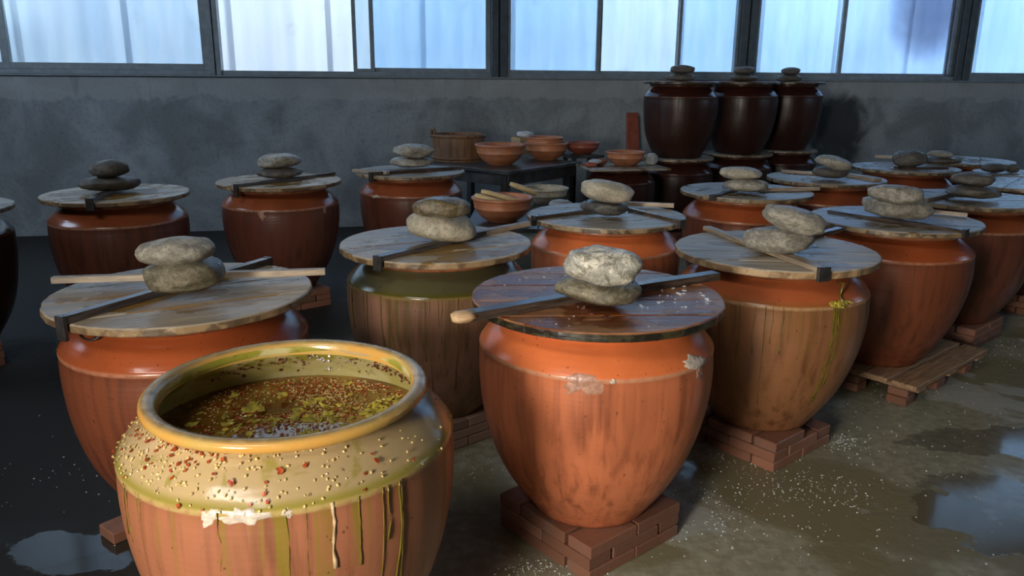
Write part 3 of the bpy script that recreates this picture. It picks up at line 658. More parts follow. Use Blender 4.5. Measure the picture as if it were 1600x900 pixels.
def brine_items(n, s0, s1, cx, cy, sx, sy, lift=0.001):
    out = []
    while len(out) < n:
        x, y = random.gauss(cx, sx), random.gauss(cy, sy)
        if x * x + y * y > 0.33 ** 2: continue
        if noise.noise(Vector((x * 9, y * 9, 3))) < random.uniform(-0.5, 0.05): continue
        out.append((Vector((OP[0] + x, OP[1] + y, BZ + lift)), random.uniform(s0, s1), Vector((random.gauss(0, .12), random.gauss(0, .12), 1)).normalized()))
    return out
scatter('floating_seeds', brine_items(900, 0.0016, 0.0034, 0.08, 0.22, 0.19, 0.08) + brine_items(650, 0.0018, 0.0036, 0.0, 0.04, 0.15, 0.11), M['seed'], 'yellow chilli seeds floating in the open jar', 'seeds', sh_seed)
scatter('floating_flakes', brine_items(700, 0.0018, 0.0055, 0.08, 0.25, 0.19, 0.06) + brine_items(520, 0.002, 0.0070, -0.04, 0.03, 0.15, 0.09) + brine_items(40, 0.004, 0.009, 0.09, -0.09, 0.035, 0.02), M['flake'], 'red chilli flakes floating in the open jar', 'chilli flakes', sh_flake)
scatter('pickled_pepper_slices', brine_items(85, 0.008, 0.020, 0.0, 0.10, 0.14, 0.07, 0.0015) + brine_items(22, 0.008, 0.017, 0.17, 0.12, 0.06, 0.06, 0.0015), M['slice'], 'yellow-green pickled pepper slices floating in the brine', 'pickles', sh_slice)
innr = []
for _ in range(150):
    cl = random.choice([(98, 9, 0.668), (118, 8, 0.655), (132, 6, 0.645), (70, 12, 0.668), (55, 8, 0.664), (85, 40, 0.65), (40, 8, 0.64), (80, 35, 0.63)])
    a = R(random.gauss(cl[0], cl[1])); z = max(0.606, min(0.680, random.gauss(cl[2], 0.009)))
    r_ = 0.308 + (0.668 - z) * 1.1 if z > 0.648 else 0.330 + (0.648 - z) * 0.64
    if z > 0.668: r_ = 0.308 - (z - 0.668) * 0.97
    innr.append((Oc + Vector(((r_ - 0.002) * math.cos(a), (r_ - 0.002) * math.sin(a), z)), random.uniform(0.002, 0.006), Vector((-math.cos(a), -math.sin(a), 0.25)).normalized()))
scatter('stuck_flakes', innr, M['flake_dark'], 'dark chilli flakes dried onto the inside wall of the open jar', 'chilli flakes', sh_flake)

# ---- lidded jars: key -> (material, label)
JL = dict(
    front=('jar', 'orange clay jar in the centre foreground under the dark wet lid'),
    right=('jar_right', 'tan streaked jar with a yellow-green drip on its shoulder'),
    r2=('jar_brown', 'brown clay jar standing on the board-topped brick pallet'),
    r3=('jar_back', 'dark orange jar behind the one on the boarded pallet'),
    r4=('jar_back', 'jar cut off by the right edge of the picture'),
    left=('jar_brown', 'orange jar on the left directly behind the open brine jar'),
    mid=('jar_mid', 'jar with a dark moss-green glazed shoulder behind the open jar'),
    m2=('jar', 'orange jar directly behind the centre foreground jar'),
    m3=('jar_brown', 'orange jar under the lid with two smooth pale grey stones'),
    m4=('jar_back', 'jar under the lid carrying a tilted long pale stone'),
    m5=('jar_back', 'dark jar at back right under lid with big dark round stone'),
    m6=('jar_back', 'farthest jar at the back right, under a heap of flat stones'),
    q=('jar_stack', 'small dark jar at the far right edge below two little stones'),
    b1=('jar_back', 'leftmost whole jar of the back row, by the grey wall'),
    b2=('jar_back', 'second jar from left in the back row, pale drip below ridge'),
    b3=('jar_back', 'third back-row jar, beside the black table'),
    b0=('jar_stack', 'dark jar cut off by the left edge of the picture'))
JO = {}
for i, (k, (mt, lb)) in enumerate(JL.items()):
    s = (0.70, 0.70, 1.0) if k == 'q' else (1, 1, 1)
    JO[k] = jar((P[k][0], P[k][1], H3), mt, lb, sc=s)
    JO[k].rotation_euler = (0, 0, 0)
BL = dict(front='three-course brick plinth under the centre foreground jar', right='brick plinth under the tan streaked jar with the green drip', r3='dark brick plinth under the second jar from right',
          r4='brick plinth at the right edge of the picture', left='brick plinth under the orange jar behind the open jar', mid='pale dusty brick plinth under the moss-green shouldered jar', m2='brick plinth behind the centre foreground jar',
          m3='brick plinth under the jar with two smooth pale stones', m4='brick plinth under the jar with a tilted long stone', m5='brick plinth under the jar with the big dark stone', m6='brick plinth under the farthest right jar',
          q='brick plinth under the small dark jar at far right', b1='brick plinth under the leftmost whole back-row jar', b2='brick plinth under the second back-row jar', b3='brick plinth under the jar beside the table', b0='dark brick plinth at the left edge of the picture')
for i, (k, lb) in enumerate(BL.items()):
    if k == 'q': brick_base(P[k], G, lb, seed=i); continue
    brick_base(P[k], G, lb, seed=i, skip={'front': (5,), 'right': (1,), 'm2': (0,)}.get(k, ()), BRS=BRP if k == 'mid' else BR)
# boarded pallet on brick piers
pl = empty('boarded_pallet', (P['r2'][0] + 0.10, P['r2'][1] + 0.085, 0), G); tag(pl, 'rough boards on brick piers under the brown clay jar', 'pallet')
for x in (-0.36, 0.0, 0.36):
    for y in (-0.25, 0.0, 0.25):
        for L in range(2): obj('brick', BR[1], pl, (x + 0.004 * L, y, L * 0.044), 0.03 * L)
for i in range(5):
    y = -0.29 + i * 0.145
    b = MB().box(-0.44, 0.44, y - 0.062, y + 0.062, 0.088 + 0.0185, 0.1300, 0.003).build('board', M['pallet'], pl)
for x in (-0.36, 0, 0.36): MB().box(x - 0.045, x + 0.045, -0.35, 0.35, 0.088, 0.1062, 0.002).build('batten', M['pallet'], pl)

LL = dict(front=('dark', 3, 'dark soaked red-brown lid on the centre foreground jar'), right=('dry', -4, 'dry tan lid with a thick pale edge on the streaked jar'),
          r2=('grey', -20, 'grey lid on the brown jar above the boarded pallet'), r3=('grey', 8, 'grey lid on the second jar from the right edge'), r4=('grey', 50, 'pale grey lid cut off by the right edge'),
          left=('tan', 30, 'pale lid with a honey-brown wet patch behind the open jar'), mid=('tan', 28, 'grey-tan lid on the moss-green shouldered jar'), m2=('grey', 14, 'grey lid with dark splits right behind the centre foreground jar'),
          m3=('grey', 18, 'grey lid under the two smooth pale grey stones'), m4=('grey', -10, 'bluish wet lid under the tilted long stone'), m5=('grey', 20, 'wet lid under the big dark round stone'), m6=('grey', 60, 'farthest lid on the right, under the heap of flat stones'),
          b1=('tan', 42, 'dry grey-tan lid on the leftmost whole back-row jar'), b2=('tan', 30, 'grey-tan lid on the second back-row jar'), b3=('grey', 10, 'dark-edged lid on the back-row jar beside the table'))
for k, (t, a, lb) in LL.items(): place_lid(LID[t], P[k], R(a), lb)
place_lid(LID['grey'], P['q'], R(30), 'small dark lid at the far right edge under two little stones', sc=0.70)
place_lid(LID['grey'], P['b0'], R(30), 'dark lid cut off by the left edge of the picture')

# crusts and splashes on jars
jar_patch(JO['front'], 'salt_crust', R(-90 - 11), 0.582, 0.15, 0.030, M['crust_brown'], 3, 0.0015, 'pinkish dried crust')
jar_patch(JO['front'], 'salt_crust', R(-90 + 2), 0.594, 0.02, 0.008, M['crust'], 8, 0.003, 'white speck of crust')
jar_patch(JO['front'], 'salt_crust', R(-90 + 46), 0.606, 0.15, 0.020, M['crust'], 5, 0.003, 'white salt crust')
jar_patch(JO['front'], 'salt_crust', R(-90 + 49), 0.570, 0.06, 0.026, M['crust_brown'], 9, 0.003, 'pinkish dried crust')
jar_patch(JO['b2'], 'dried_run', R(-90 - 2), 0.57, 0.05, 0.03, M['crust_brown'], 12, 0.002, 'pale dried run')
jar_patch(JO['b2'], 'dried_run', R(-90 + 62), 0.57, 0.04, 0.02, M['crust_brown'], 13, 0.002, 'pale dried spot')
jar_patch(JO['b3'], 'salt_crust', R(-90 - 35), 0.594, 0.10, 0.012, M['crust'], 14, 0.002, 'whitish crust')
for k, aa, nn in (('mid', -96, 14), ('right', -100, 12)):
    for i in range(nn):
        jar_run(JO[k], 'brine_run', R(aa + rr.uniform(-60, 60)), 0.598, rr.uniform(0.1, 0.45), rr.uniform(0.001, 0.0022), M['olive_drip'], i * 2.1 + 3)

# ---- stones: picture boxes of the stones, laid on their lids
T = 0.012
pair((866, 424, 1002, 476), (880, 383, 1003, 446), T, 'flat olive-grey stone under the white mottled stone, centre lid', 'white mottled stone on top of the centre foreground stack', M['st_olive'], M['st_white'], 21, 4, 6, 0.9, 1.1)
pair((229, 396, 349, 456), (216, 369, 333, 415), T + 0.02, 'olive wet lower stone on the lid behind the open jar', 'rounded grey upper stone on the lid behind the open jar', M['st_olive'], M['st_grey'], 32, -3, -2)
pair((635, 328, 745, 376), (644, 306, 735, 341), T, 'pale smooth lower stone on the moss-green jar lid', 'wet brown-faced upper stone on the moss-green jar lid', M['st_pale'], M['st_brown'], 43, 6, 0, 0.6)
pair((1162, 352, 1270, 396), (1191, 323, 1289, 364), T, 'wide grey lower stone on the dry tan lid', 'speckled grey upper stone leaning right on the dry tan lid', M['st_grey'], M['st_grey'], 54, -2, 10)
pair((906, 310, 982, 336), (907, 281, 991, 317), T, 'dark charcoal lower stone behind the white mottled stone', 'pale boulder-like upper stone behind the white mottled stone', M['st_dark'], M['st_pale'], 65, 3, 8, 0.8, 0.8)
pair((1350, 304, 1454, 343), (1358, 288, 1440, 319), T, 'grey lower stone on the lid above the boarded pallet', 'grey upper stone on the lid above the boarded pallet', M['st_grey'], M['st_grey'], 76, 3, 2)
pair((1482, 288, 1560, 310), (1489, 268, 1551, 291), T, 'lower stone on the second lid from the right edge', 'brownish upper stone on the second lid from the right edge', M['st_shade'], M['st_shade'], 87)
pair((1131, 279, 1199, 300), (1125, 260, 1190, 281), T, 'rounded block-like lower stone of the two smooth pale stones', 'smooth pale upper stone of the two, behind the dry lid', M['st_grey'], M['st_pale'], 98, 0, 0, 0.6, 0.7)
pair((1270, 259, 1325, 279), (1273, 243, 1331, 264), T, 'small brown lower stone under the tilted long stone', 'long pale stone tilted down to the right', M['st_shade'], M['st_grey'], 109, 0, 12, sub=3)
stone((1396, 234, 1447, 262), LIDTOP + T, M['st_shade'], 'big dark round stone on a wet lid at back right', 120, sub=3)
pair((1448, 244, 1500, 256), (1450, 235, 1488, 247), 0.004, 'flat lower stone of the heap on the farthest right lid', 'flat top stone of the heap on the farthest right lid', M['st_shade'], M['st_grey'], 131, 0, 4, sub=3)
stone((1535, 254, 1572, 270), LIDTOP + 0.002, M['st_shade'], 'little rounded stone on the small dark lid, the left one', 142, sub=3)
stone((1573, 256, 1592, 270), LIDTOP + 0.002, M['st_shade'], 'little pointed stone on the small dark lid, the right one', 147, sub=3)
pair((127, 274, 217, 299), (141, 249, 199, 278), T, 'long flat dark stone on the leftmost back-row lid', 'egg-shaped grey stone on top of the leftmost back-row stack', M['st_shade'], M['st_shade'], 153, 0, -4, 0.6, 0.6)
pair((402, 261, 472, 279), (403, 239, 470, 263), T, 'lumpy lower stone on the second back-row lid', 'smooth light grey upper stone on the second back-row lid', M['st_shade'], M['st_grey'], 164, 0, -3, 1, 0.6)
pair((610, 244, 677, 262), (614, 224, 679, 247), T, 'flat lower stone on the lid beside the black table', 'grey upper stone on the lid beside the black table', M['st_grey'], M['st_grey'], 175, 0, 4, 0.7, 0.9)

# ---- bars and sticks on the lids
def lp(x, y, h): return at(x, y, LIDTOP + h)
TB = 'tie bars across the lids'
bar('tie_bar', lp(120, 493, 0.012), lp(418, 407, 0.012), 0.034, 0.022, M['stick_dark'], 'dark tie bar hooked over the front of the lid behind the open jar', 'bar', (0.062, 0.02), group=TB)
bar('wooden_stick', lp(82, 437, 0.034), lp(508, 424, 0.034), 0.030, 0.020, M['stick_pale'], 'long pale stick across the lid behind the open jar', 'stick', group='sticks lying on the lids')
bar('tie_bar', lp(573, 408, 0.010), lp(760, 362, 0.010), 0.040, 0.018, M['stick_dark'], 'dark tie bar hooked over the lid of the moss-green jar', 'bar', (0.05, 0), group=TB)
bar('wooden_stick', lp(742, 365, 0.011), lp(826, 349, 0.011), 0.042, 0.020, M['stick_pale'], 'pale wedge of wood at the right of the moss-green jar lid', 'stick', taper=-0.5, group='sticks lying on the lids')
bar('driftwood_stick', lp(728, 494, 0.015), lp(1118, 430, 0.015), 0.046, 0.026, M['stick_dark'], 'dark wet stick with a pale broken end on the centre foreground lid', 'stick', bend=0.012, endm=M['stick_broken'])
bar('tie_bar', lp(1104, 356, 0.010), lp(1303, 427, 0.010), 0.050, 0.018, M['stick_pale'], 'pale wooden strip with an iron end across the dry tan lid', 'bar', (0, 0.045), taper=0.4, group=TB)
bar('tie_bar', lp(1262, 371, 0.010), lp(1312, 358, 0.010), 0.036, 0.018, M['stick_dark'], 'short dark bar end behind the stones of the dry tan lid', 'bar', group=TB)
bar('tie_bar', lp(853, 338, 0.010), lp(945, 326, 0.010), 0.030, 0.018, M['stick_dark'], 'dark bar end at left of the lid behind the centre jar', 'bar', (0.04, 0), group=TB)
bar('wooden_stick', lp(975, 318, 0.020), lp(1053, 321, 0.020), 0.034, 0.022, M['stick_pale'], 'grey stick poking out right behind the white mottled stone', 'stick', taper=-0.5, group='sticks lying on the lids')
bar('tie_bar', lp(985, 327, 0.008), lp(1060, 345, 0.008), 0.036, 0.014, M['stick_dark'], 'dark strip running to the right rim behind the centre jar', 'bar', (0, 0.035), group=TB)
bar('tie_bar', lp(1296, 330, 0.008), lp(1500, 360, 0.008), 0.040, 0.016, M['stick_dark'], 'dark strip across the lid above the boarded pallet', 'bar', (0, 0.03), group=TB)
bar('wooden_stick', lp(1440, 329, 0.014), lp(1512, 336, 0.014), 0.022, 0.018, M['stick_pale'], 'thin grey stick at the right of the lid above the boarded pallet', 'stick', group='sticks lying on the lids')
bar('wooden_stick', lp(1440, 312, 0.012), lp(1505, 299, 0.012), 0.060, 0.020, M['stick_pale'], 'wide flat piece of wood on the second lid from the right', 'stick', taper=-0.4, group='sticks lying on the lids')
bar('wooden_stick', lp(1185, 296, 0.014), lp(1280, 295, 0.014), 0.030, 0.020, M['stick_pale'], 'grey stick reaching right from the two smooth pale stones', 'stick', taper=-0.4, group='sticks lying on the lids')
bar('tie_bar', lp(1114, 306, 0.006), lp(1150, 297, 0.006), 0.040, 0.010, M['stick_dark'], 'dark bar end at the left of the two smooth pale stones', 'bar', (0.03, 0), group=TB)
bar('wooden_stick', lp(1222, 267, 0.012), lp(1285, 272, 0.012), 0.034, 0.020, M['stick_pale'], 'pale stick left of the tilted long stone', 'stick', group='sticks lying on the lids')
bar('wooden_stick', lp(1318, 272, 0.012), lp(1372, 281, 0.012), 0.060, 0.022, M['stick_pale'], 'whitish board end right of the tilted long stone', 'stick', taper=0.3, group='sticks lying on the lids')
bar('wooden_stick', lp(1368, 244, 0.045), lp(1402, 246, 0.045), 0.050, 0.022, M['stick_pale'], 'pale block end left of the big dark round stone', 'stick', group='sticks lying on the lids')
bar('tie_bar', lp(1400, 262, 0.010), lp(1478, 262, 0.010), 0.070, 0.016, M['stick_dark'], 'dark bar under the big dark round stone', 'bar', group=TB)
bar('tie_bar', lp(136, 316, 0.012), lp(218, 277, 0.012), 0.040, 0.026, M['stick_dark'], 'dark hooked bar on the leftmost back-row lid', 'bar', (0.055, 0.05), group=TB)
bar('tie_bar', lp(371, 290, 0.010), lp(532, 270, 0.010), 0.028, 0.020, M['stick_dark'], 'dark tie bar across the second back-row lid', 'bar', (0.075, 0.012), group=TB)
bar('tie_bar', lp(575, 272, 0.012), lp(720, 262, 0.012), 0.040, 0.024, M['stick_dark'], 'dark tie bar across the lid beside the black table', 'bar', (0.06, 0), group=TB)
bar('wooden_stick', lp(553, 266, 0.016), lp(606, 270, 0.016), 0.040, 0.018, M['stick_pale'], 'pale stick end at the left of the lid beside the table', 'stick', group='sticks lying on the lids')
# iron ring under the front hook of the left lid
rg = lp(140, 512, -0.040); rg = at(140, 520, LIDTOP - 0.050)
ring = [(0.028 * math.cos(t * math.pi / 9), 0.0, 0.024 * math.sin(t * math.pi / 9)) for t in range(19)]
tag(MB().tube(ring, 0.004, 8).build('iron_ring', M['iron'], None, (rg.x, rg.y + 0.005, rg.z), 0.3, True), 'dark iron ring hanging under the hooked bar end', 'ring')

# wet crumbs on the dark lid
def lid_items(c, n, s0, s1, rmax, z):
    out = []
    for _ in range(n):
        a = random.uniform(0, 6.28); q = rmax * math.sqrt(random.random()); out.append((Vector((c[0] + q * math.cos(a), c[1] + q * math.sin(a), z)), random.uniform(s0, s1), Vector((0, 0, 1))))
    return out
scatter('salt_crumbs', lid_items(P['front'], 46, 0.0018, 0.0055, 0.38, LIDTOP + 0.0005), M['salt'], 'white salt crumbs on the dark soaked lid', 'salt', sh_flake)
scatter('spilt_brine_drops', lid_items((P['front'][0] + 0.22, P['front'][1] - 0.02), 26, 0.004, 0.011, 0.16, LIDTOP - 0.0005), M['film'], 'shiny drops of brine on the right of the dark soaked lid', 'drops', sh_flake)
scatter('pepper_scraps', lid_items((P['front'][0] - 0.02, P['front'][1] - 0.22), 5, 0.010, 0.018, 0.09, LIDTOP + 0.001), M['flake_dark'], 'dark pepper scraps on the front of the dark soaked lid', 'scraps', sh_slice)

# green drip of pickle on the streaked jar
gp = empty('pickle_drip', (P['right'][0], P['right'][1], H3)); tag(gp, 'yellow-green pickle scraps dripping over the streaked jar', 'pickle scraps')
ad = math.atan2(-0.36, 0.16)
MB().tube([on_jar(ad, 0.66, 0.03), on_jar(ad + 0.01, 0.648, 0.055), on_jar(ad, 0.630, 0.010), on_jar(ad + 0.02, 0.612, 0.006), on_jar(ad + 0.01, 0.596, 0.004)], [0.004, 0.006, 0.004, 0.006, 0.003], 7).build('strand', M['olive_drip'], gp, smooth=True)
random.seed(5)
for i in range(12):
    a = ad + random.uniform(-0.16, 0.14); z = random.uniform(0.598, 0.612); V, Fc = sh_slice(random.uniform(0.008, 0.018)); nn = jar_n(z)
    q = Vector((0, 0, 1)).rotation_difference(Vector((nn.x * math.cos(a), nn.x * math.sin(a), nn.z))).to_matrix(); p = on_jar(a, z, 0.004)
    obj('scrap', mesh('scrap', [q @ Vector(v) + p for v in V], Fc, M['slice']), gp)
for i in range(7):
    jar_run(JO['right'], 'brine_run', ad + random.uniform(-0.12, 0.12), 0.597, random.uniform(0.15, 0.45), random.uniform(0.002, 0.004), M['olive_drip'], i * 3.3)

# ---- stacked tall jars at the back
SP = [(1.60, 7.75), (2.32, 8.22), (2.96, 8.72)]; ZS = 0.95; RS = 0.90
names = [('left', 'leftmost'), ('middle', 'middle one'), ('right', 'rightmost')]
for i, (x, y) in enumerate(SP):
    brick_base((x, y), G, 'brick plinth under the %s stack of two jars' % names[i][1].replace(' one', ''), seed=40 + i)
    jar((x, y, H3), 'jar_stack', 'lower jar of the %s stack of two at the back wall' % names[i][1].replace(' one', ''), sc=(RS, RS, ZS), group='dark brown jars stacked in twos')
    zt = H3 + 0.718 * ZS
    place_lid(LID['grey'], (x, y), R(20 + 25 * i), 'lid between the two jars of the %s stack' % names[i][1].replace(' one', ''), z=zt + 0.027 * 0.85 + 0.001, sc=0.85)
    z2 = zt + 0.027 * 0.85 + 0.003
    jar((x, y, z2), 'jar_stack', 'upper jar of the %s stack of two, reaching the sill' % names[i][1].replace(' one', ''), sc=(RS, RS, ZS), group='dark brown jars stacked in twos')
    zl = z2 + 0.718 * ZS + 0.027 * 0.87 + 0.001
    place_lid(LID['dark'], (x, y), R(-20 + 35 * i), 'dark lid on top of the %s stack' % names[i][1].replace(' one', ''), z=zl, sc=0.87)
    for j, (hw, hh, m) in enumerate(((0.15, 0.035, 'st_shade'), (0.115, 0.042, 'st_shade'))):
        me = stone_mesh(hw, hw * 0.8, hh, 200 + 7 * i + j, M[m], 0.7, sub=3)
        o = obj('stone', me, None, (x + 0.01 * j - 0.01, y, zl + (hh if j == 0 else 0.068 + hh)), 0.3 * i)
        tag(o, ('%s stone on the lid of the %s stack' % (('flat lower', 'rounded upper')[j], names[i][1].replace(' one', ''))), 'stone', 'stones on the stacked jars')
tag(MB().tube([(1.86, 6.86, zl + 0.012), (1.92, 6.84, zl + 0.035), (1.96, 6.86, zl + 0.012)], [0.02, 0.035, 0.02], 8).build('film_scrap', M['film'], smooth=True), 'scrap of shiny film on the leftmost stack lid', 'film') if False else None
jar((0.96, 7.08, H3), 'jar_stack', 'dark jar carrying the board with a single terracotta bowl', sc=(0.80, 0.80, 0.93), group='glazed clay pickling jars')
brick_base((0.96, 7.08), G, 'brick plinth under the jar that carries a bowl', seed=60)
ZB = H3 + 0.718 * 0.93
tag(MB().box(-0.36, 0.36, -0.30, 0.30, 0, 0.018, 0.003).build('board', M['wood_grey'], None, (0.96, 7.08, ZB + 0.001), R(12)), 'thin grey board on a dark jar, carrying one bowl', 'board')
# leaning post
lpst = MB().box(-0.085, 0.085, -0.02, 0.02, 0, 1.22, 0.006)
for v in lpst.V:
    if v.z > 0.6: v.x *= 0.78
lo = lpst.build('leaning_board', M['terra_red'], None, (1.36, 8.72, 0), AL); lo.rotation_euler = (R(-10), 0, AL); tag(lo, 'red-brown board leaning on the wall left of the stacked jars', 'board')

# ---- table and things on it
tz = 0.83; Cn = Vector((-0.033, 6.435, 0)); ta = R(51)
tb = empty('work_table', (Cn.x, Cn.y, 0), ta); tag(tb, 'low black table with bowls and a tub by the wall', 'table')
TL, TW = 1.06, 1.38
MB().box(0, TL, 0, TW, tz - 0.03, tz, 0.004).build('table_top', M['table'], tb)
MB().box(0.05, TL - 0.05, 0.04, 0.06, tz - 0.13, tz - 0.032).build('apron', M['table'], tb); MB().box(0.04, 0.06, 0.07, TW - 0.05, tz - 0.13, tz - 0.032).build('apron', M['table'], tb)
for x in (0.04, TL - 0.10):
    for y in (0.065, TW - 0.10): MB().box(x, x + 0.06, y, y + 0.06, 0, tz - 0.031, 0.004).build('leg', M['table'], tb)
def bowl(loc, Rb, H, m, label, sc=1.0, lugs=False, group='terracotta bowls'):
    e = empty('clay_bowl', loc); tag(e, label, 'bowl', group)
    pr = [(0, 0.02), (0, 0.46), (0.06, 0.50), (0.20, 0.68), (0.38, 0.82), (0.55, 0.90), (0.575, 0.93), (0.60, 0.915), (0.80, 0.95), (0.88, 0.955)]
    pi = [(0.86, 0.90), (0.60, 0.86), (0.36, 0.75), (0.16, 0.54), (0.09, 0.35), (0.06, 0.02)]
    q = [(z * H, r * Rb) for z, r in pr + [(1.0, 0.95)]] + [(z * H, r * Rb) for z, r in pi]
    MB().lathe(q, 40).build('body', m, e, smooth=True)
    MB().lathe([(0.87 * H, 0.93 * Rb), (0.89 * H, 1.0 * Rb), (0.97 * H, 1.02 * Rb), (1.01 * H, 0.97 * Rb), (0.97 * H, 0.91 * Rb), (0.87 * H, 0.90 * Rb)], 40).build('lip', m, e, smooth=True)
    return e
b1p = at(781, 259, tz); bowl((b1p.x, b1p.y + 0.09, tz), 0.22, 0.18, M['terra'], 'big orange bowl at the front of the black table')
b2p = at(853, 249, tz); z_ = tz
bowl((b2p.x, b2p.y - 0.02, tz), 0.205, 0.16, M['terra'], 'lower bowl of the stacked pair on the black table')
bowl((b2p.x - 0.02, b2p.y - 0.02, tz + 0.080), 0.178, 0.13, M['terra'], 'upper bowl of the stacked pair on the black table')
bowl((0.66, 7.62, 0.87), 0.17, 0.11, M['terra_red'], 'dark red bowl behind the right end of the black table')
sb = empty('stool', (0.66, 7.62, 0), 0.3); tag(sb, 'dark low stool under the dark red bowl', 'stool'); MB().box(-0.17, 0.17, -0.15, 0.15, 0.84, 0.869, 0.003).build('seat', M['table'], sb)
for x in (-0.14, 0.11):
    for y in (-0.13, 0.10): MB().box(x, x + 0.035, y, y + 0.035, 0, 0.8395).build('leg', M['table'], sb)
b4 = (at(969, 252, ZB + 0.02)); bowl((1.0, 7.06, ZB + 0.0195), 0.175, 0.125, M['terra'], 'single orange bowl on the board left of the stacked jars')
# tub
tp = Vector((-0.50, 7.32, tz)); tu = empty('wooden_tub', tp, 0.4); tag(tu, 'brown round wooden tub at the back of the black table', 'tub')
n_st = 22
for i in range(n_st):
    a0 = 2 * math.pi * i / n_st; a1 = a0 + 2 * math.pi / n_st * 0.985; V = []
    for z, s in ((0, 1.0), (0.24, 1.03)):
        for rr_ in (0.215, 0.236):
            for a in (a0, a1): V.append((rr_ * s * math.cos(a), rr_ * s * math.sin(a), z))
    Fc = [(0, 1, 3, 2), (4, 6, 7, 5), (2, 3, 7, 6), (0, 4, 5, 1), (0, 2, 6, 4), (1, 5, 7, 3)]
    mesh_ = mesh('stave', V, Fc, M['tub'], False); obj('stave', mesh_, tu)
MB().lathe([(0.215, 0.243), (0.215, 0.25), (0.235, 0.252), (0.235, 0.245)], 44).build('hoop', M['tub'], tu, smooth=True)
MB().lathe([(0.02, 0.237), (0.02, 0.243), (0.04, 0.244), (0.04, 0.238)], 44).build('hoop', M['tub'], tu, smooth=True)
MB().lathe([(0.0, 0.002), (0.0, 0.214), (0.012, 0.214), (0.012, 0.002)], 32).build('bottom', M['tub'], tu)
lg = MB().tube([(-0.235, 0.06, 0.21), (-0.238, 0.04, 0.285), (-0.238, -0.02, 0.285), (-0.235, -0.04, 0.21)], 0.014, 8).build('handle', M['tub'], tu, smooth=True)
cp = at(818, 246, tz); cb = empty('carton', (cp.x, cp.y + 0.35, tz), 0.7); tag(cb, 'open tan carton behind the stacked bowls', 'carton')
for (x0, x1, y0, y1) in ((-0.10, 0.10, -0.07, -0.066), (-0.10, 0.10, 0.066, 0.07), (-0.10, -0.096, -0.0655, 0.0655), (0.096, 0.10, -0.0655, 0.0655)): MB().box(x0, x1, y0, y1, 0, 0.17).build('side', M['carton'], cb)
fl = stone_mesh(0.09, 0.05, 0.035, 301, M['film'], 2.2, sub=3); o = obj('plastic_film', fl, None, (cp.x + 0.02, cp.y + 0.345, tz + 0.17 + 0.022)); tag(o, 'crumpled pale plastic film on the tan carton', 'film')
fl = stone_mesh(0.06, 0.05, 0.055, 305, M['rag'], 2.0, sub=3); o = obj('plastic_film', fl, None, (1.24, 7.10, ZB + 0.02 + 0.055)); tag(o, 'crumpled grey film right of the single bowl', 'film')
for i, (x, y, s) in enumerate(((920, 247, 0.06), (933, 250, 0.07), (945, 249, 0.055))):
    p = Vector((0.68 + 0.05 * i, 6.92 + 0.07 * i, ZB + 0.0185)); me = stone_mesh(s, s * 0.6, 0.022 + 0.01 * (i == 2), 310 + i, M['terra_red'] if i != 1 else M['rag'], 1.6, sub=3)
    o = obj('pottery_shard', me, None, (p.x, p.y, p.z + 0.022 + 0.01 * (i == 2) + (0.018 if i == 1 else 0))); tag(o, ('flat red pottery shard at the left end of the thin board', 'pale shard lying between the red ones on the thin board', 'thick red pottery shard beside the single bowl')[i], 'shard', 'pottery shards')

# ---- bench behind with bowl of sticks
bz = 0.68
bn = empty('bench', (0.07, 5.32, 0), R(-2)); tag(bn, 'dark low bench behind the lids, carrying the bowl of sticks', 'bench')
for i in range(3): MB().box(-0.34 + i * 0.225, -0.34 + i * 0.225 + 0.22, -0.60, 0.62, bz - 0.025, bz, 0.003).build('board', M['table'], bn)
for x in (-0.30, 0.24):
    for y in (-0.55, 0.52): MB().box(x, x + 0.05, y, y + 0.05, 0, bz - 0.0255, 0.003).build('leg', M['table'], bn)
bb = Vector((-0.066, 4.98, bz)); bowl(bb, 0.195, 0.160, M['terra'], 'terracotta bowl full of peeled sticks on the dark bench')
def rod(a, b, r0, r1, label, m):
    a, b = Vector(a), Vector(b); n = 8
    pts = [a.lerp(b, i / n) for i in range(n + 1)]; rad = [r0 + (r1 - r0) * i / n for i in range(n + 1)]; rad[0] *= 0.7; rad[-1] *= 0.8
    o = MB().tube(pts, rad, 12).build('peeled_stick', m, None, smooth=True); tag(o, label, 'stick', 'peeled pale sticks')
def pt(x, y, Y):
    r = ray(x, y); t = Y / r.y; return Vector((r.x * t, Y, EYE + r.z * t))
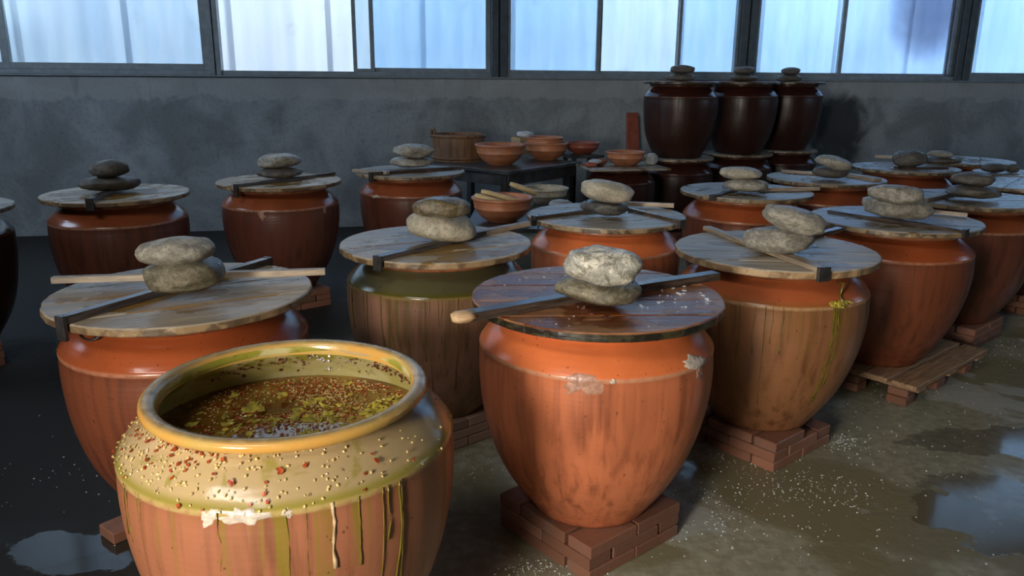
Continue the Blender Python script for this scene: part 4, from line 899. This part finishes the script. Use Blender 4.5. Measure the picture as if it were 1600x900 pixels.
rod(pt(752, 299, 5.00), pt(832, 322, 5.08), 0.020, 0.020, 'upper peeled stick in the terracotta bowl', M['stick_cream'])
rod(pt(742, 305, 4.90), pt(806, 323, 4.92), 0.018, 0.017, 'lower peeled stick in the terracotta bowl', M['stick_cream'])
rod(pt(765, 321, 4.84), pt(812, 325, 4.85), 0.013, 0.011, 'short peeled stick lying along the bowl lip', M['stick_cream'])
rod(pt(797, 287, 5.55), pt(866, 313, 5.62), 0.019, 0.023, 'long peeled stick leaning across the grey dish', M['stick_cream'])
dp = Vector((0.235, 5.72, bz)); e = bowl(dp, 0.17, 0.12, M['st_pale'], 'shallow grey dish behind the bowl of sticks', group=None)
o = obj('grey_rag', stone_mesh(0.085, 0.05, 0.045, 330, M['rag'], 1.8, sub=3), None, (0.33, 5.35, bz + 0.045)); tag(o, 'dark grey rag to the right of the grey dish', 'rag')

# ---- salt grains on the floor
random.seed(21)
gr = []
def spill(x, y, n, sx, sy, s0=0.0015, s1=0.0046):
    c = at(x, y, 0)
    for _ in range(n):
        p = Vector((c.x + random.gauss(0, sx), c.y + random.gauss(0, sy), 0.0008)); gr.append((p, s0 + (s1 - s0) * random.random() ** 2, Vector((0, 0, 1))))
spill(850, 890, 200, 0.10, 0.05); spill(1085, 800, 190, 0.16, 0.12); spill(1190, 760, 130, 0.14, 0.12); spill(1320, 690, 120, 0.06, 0.05); spill(1290, 765, 120, 0.09, 0.08); spill(1400, 700, 110, 0.35, 0.25)
spill(1150, 720, 90, 0.12, 0.07); spill(1250, 850, 150, 0.5, 0.3); spill(1540, 545, 130, 0.22, 0.15, 0.002, 0.005); spill(740, 720, 70, 0.10, 0.12); spill(1420, 620, 60, 0.25, 0.12, 0.002, 0.004); spill(100, 740, 60, 0.3, 0.25); spill(1460, 800, 60, 0.4, 0.3)
scatter('salt_grains', gr, M['salt'], 'white salt grains sprinkled over the wet floor', 'salt', sh_seed)

lb = at(176, 822, 0.02); lbo = obj('brick', BR[0], None, (lb.x + 0.075, lb.y + 0.03, 0), 0.9); tag(lbo, 'loose brick on the floor left of the open jar', 'brick')
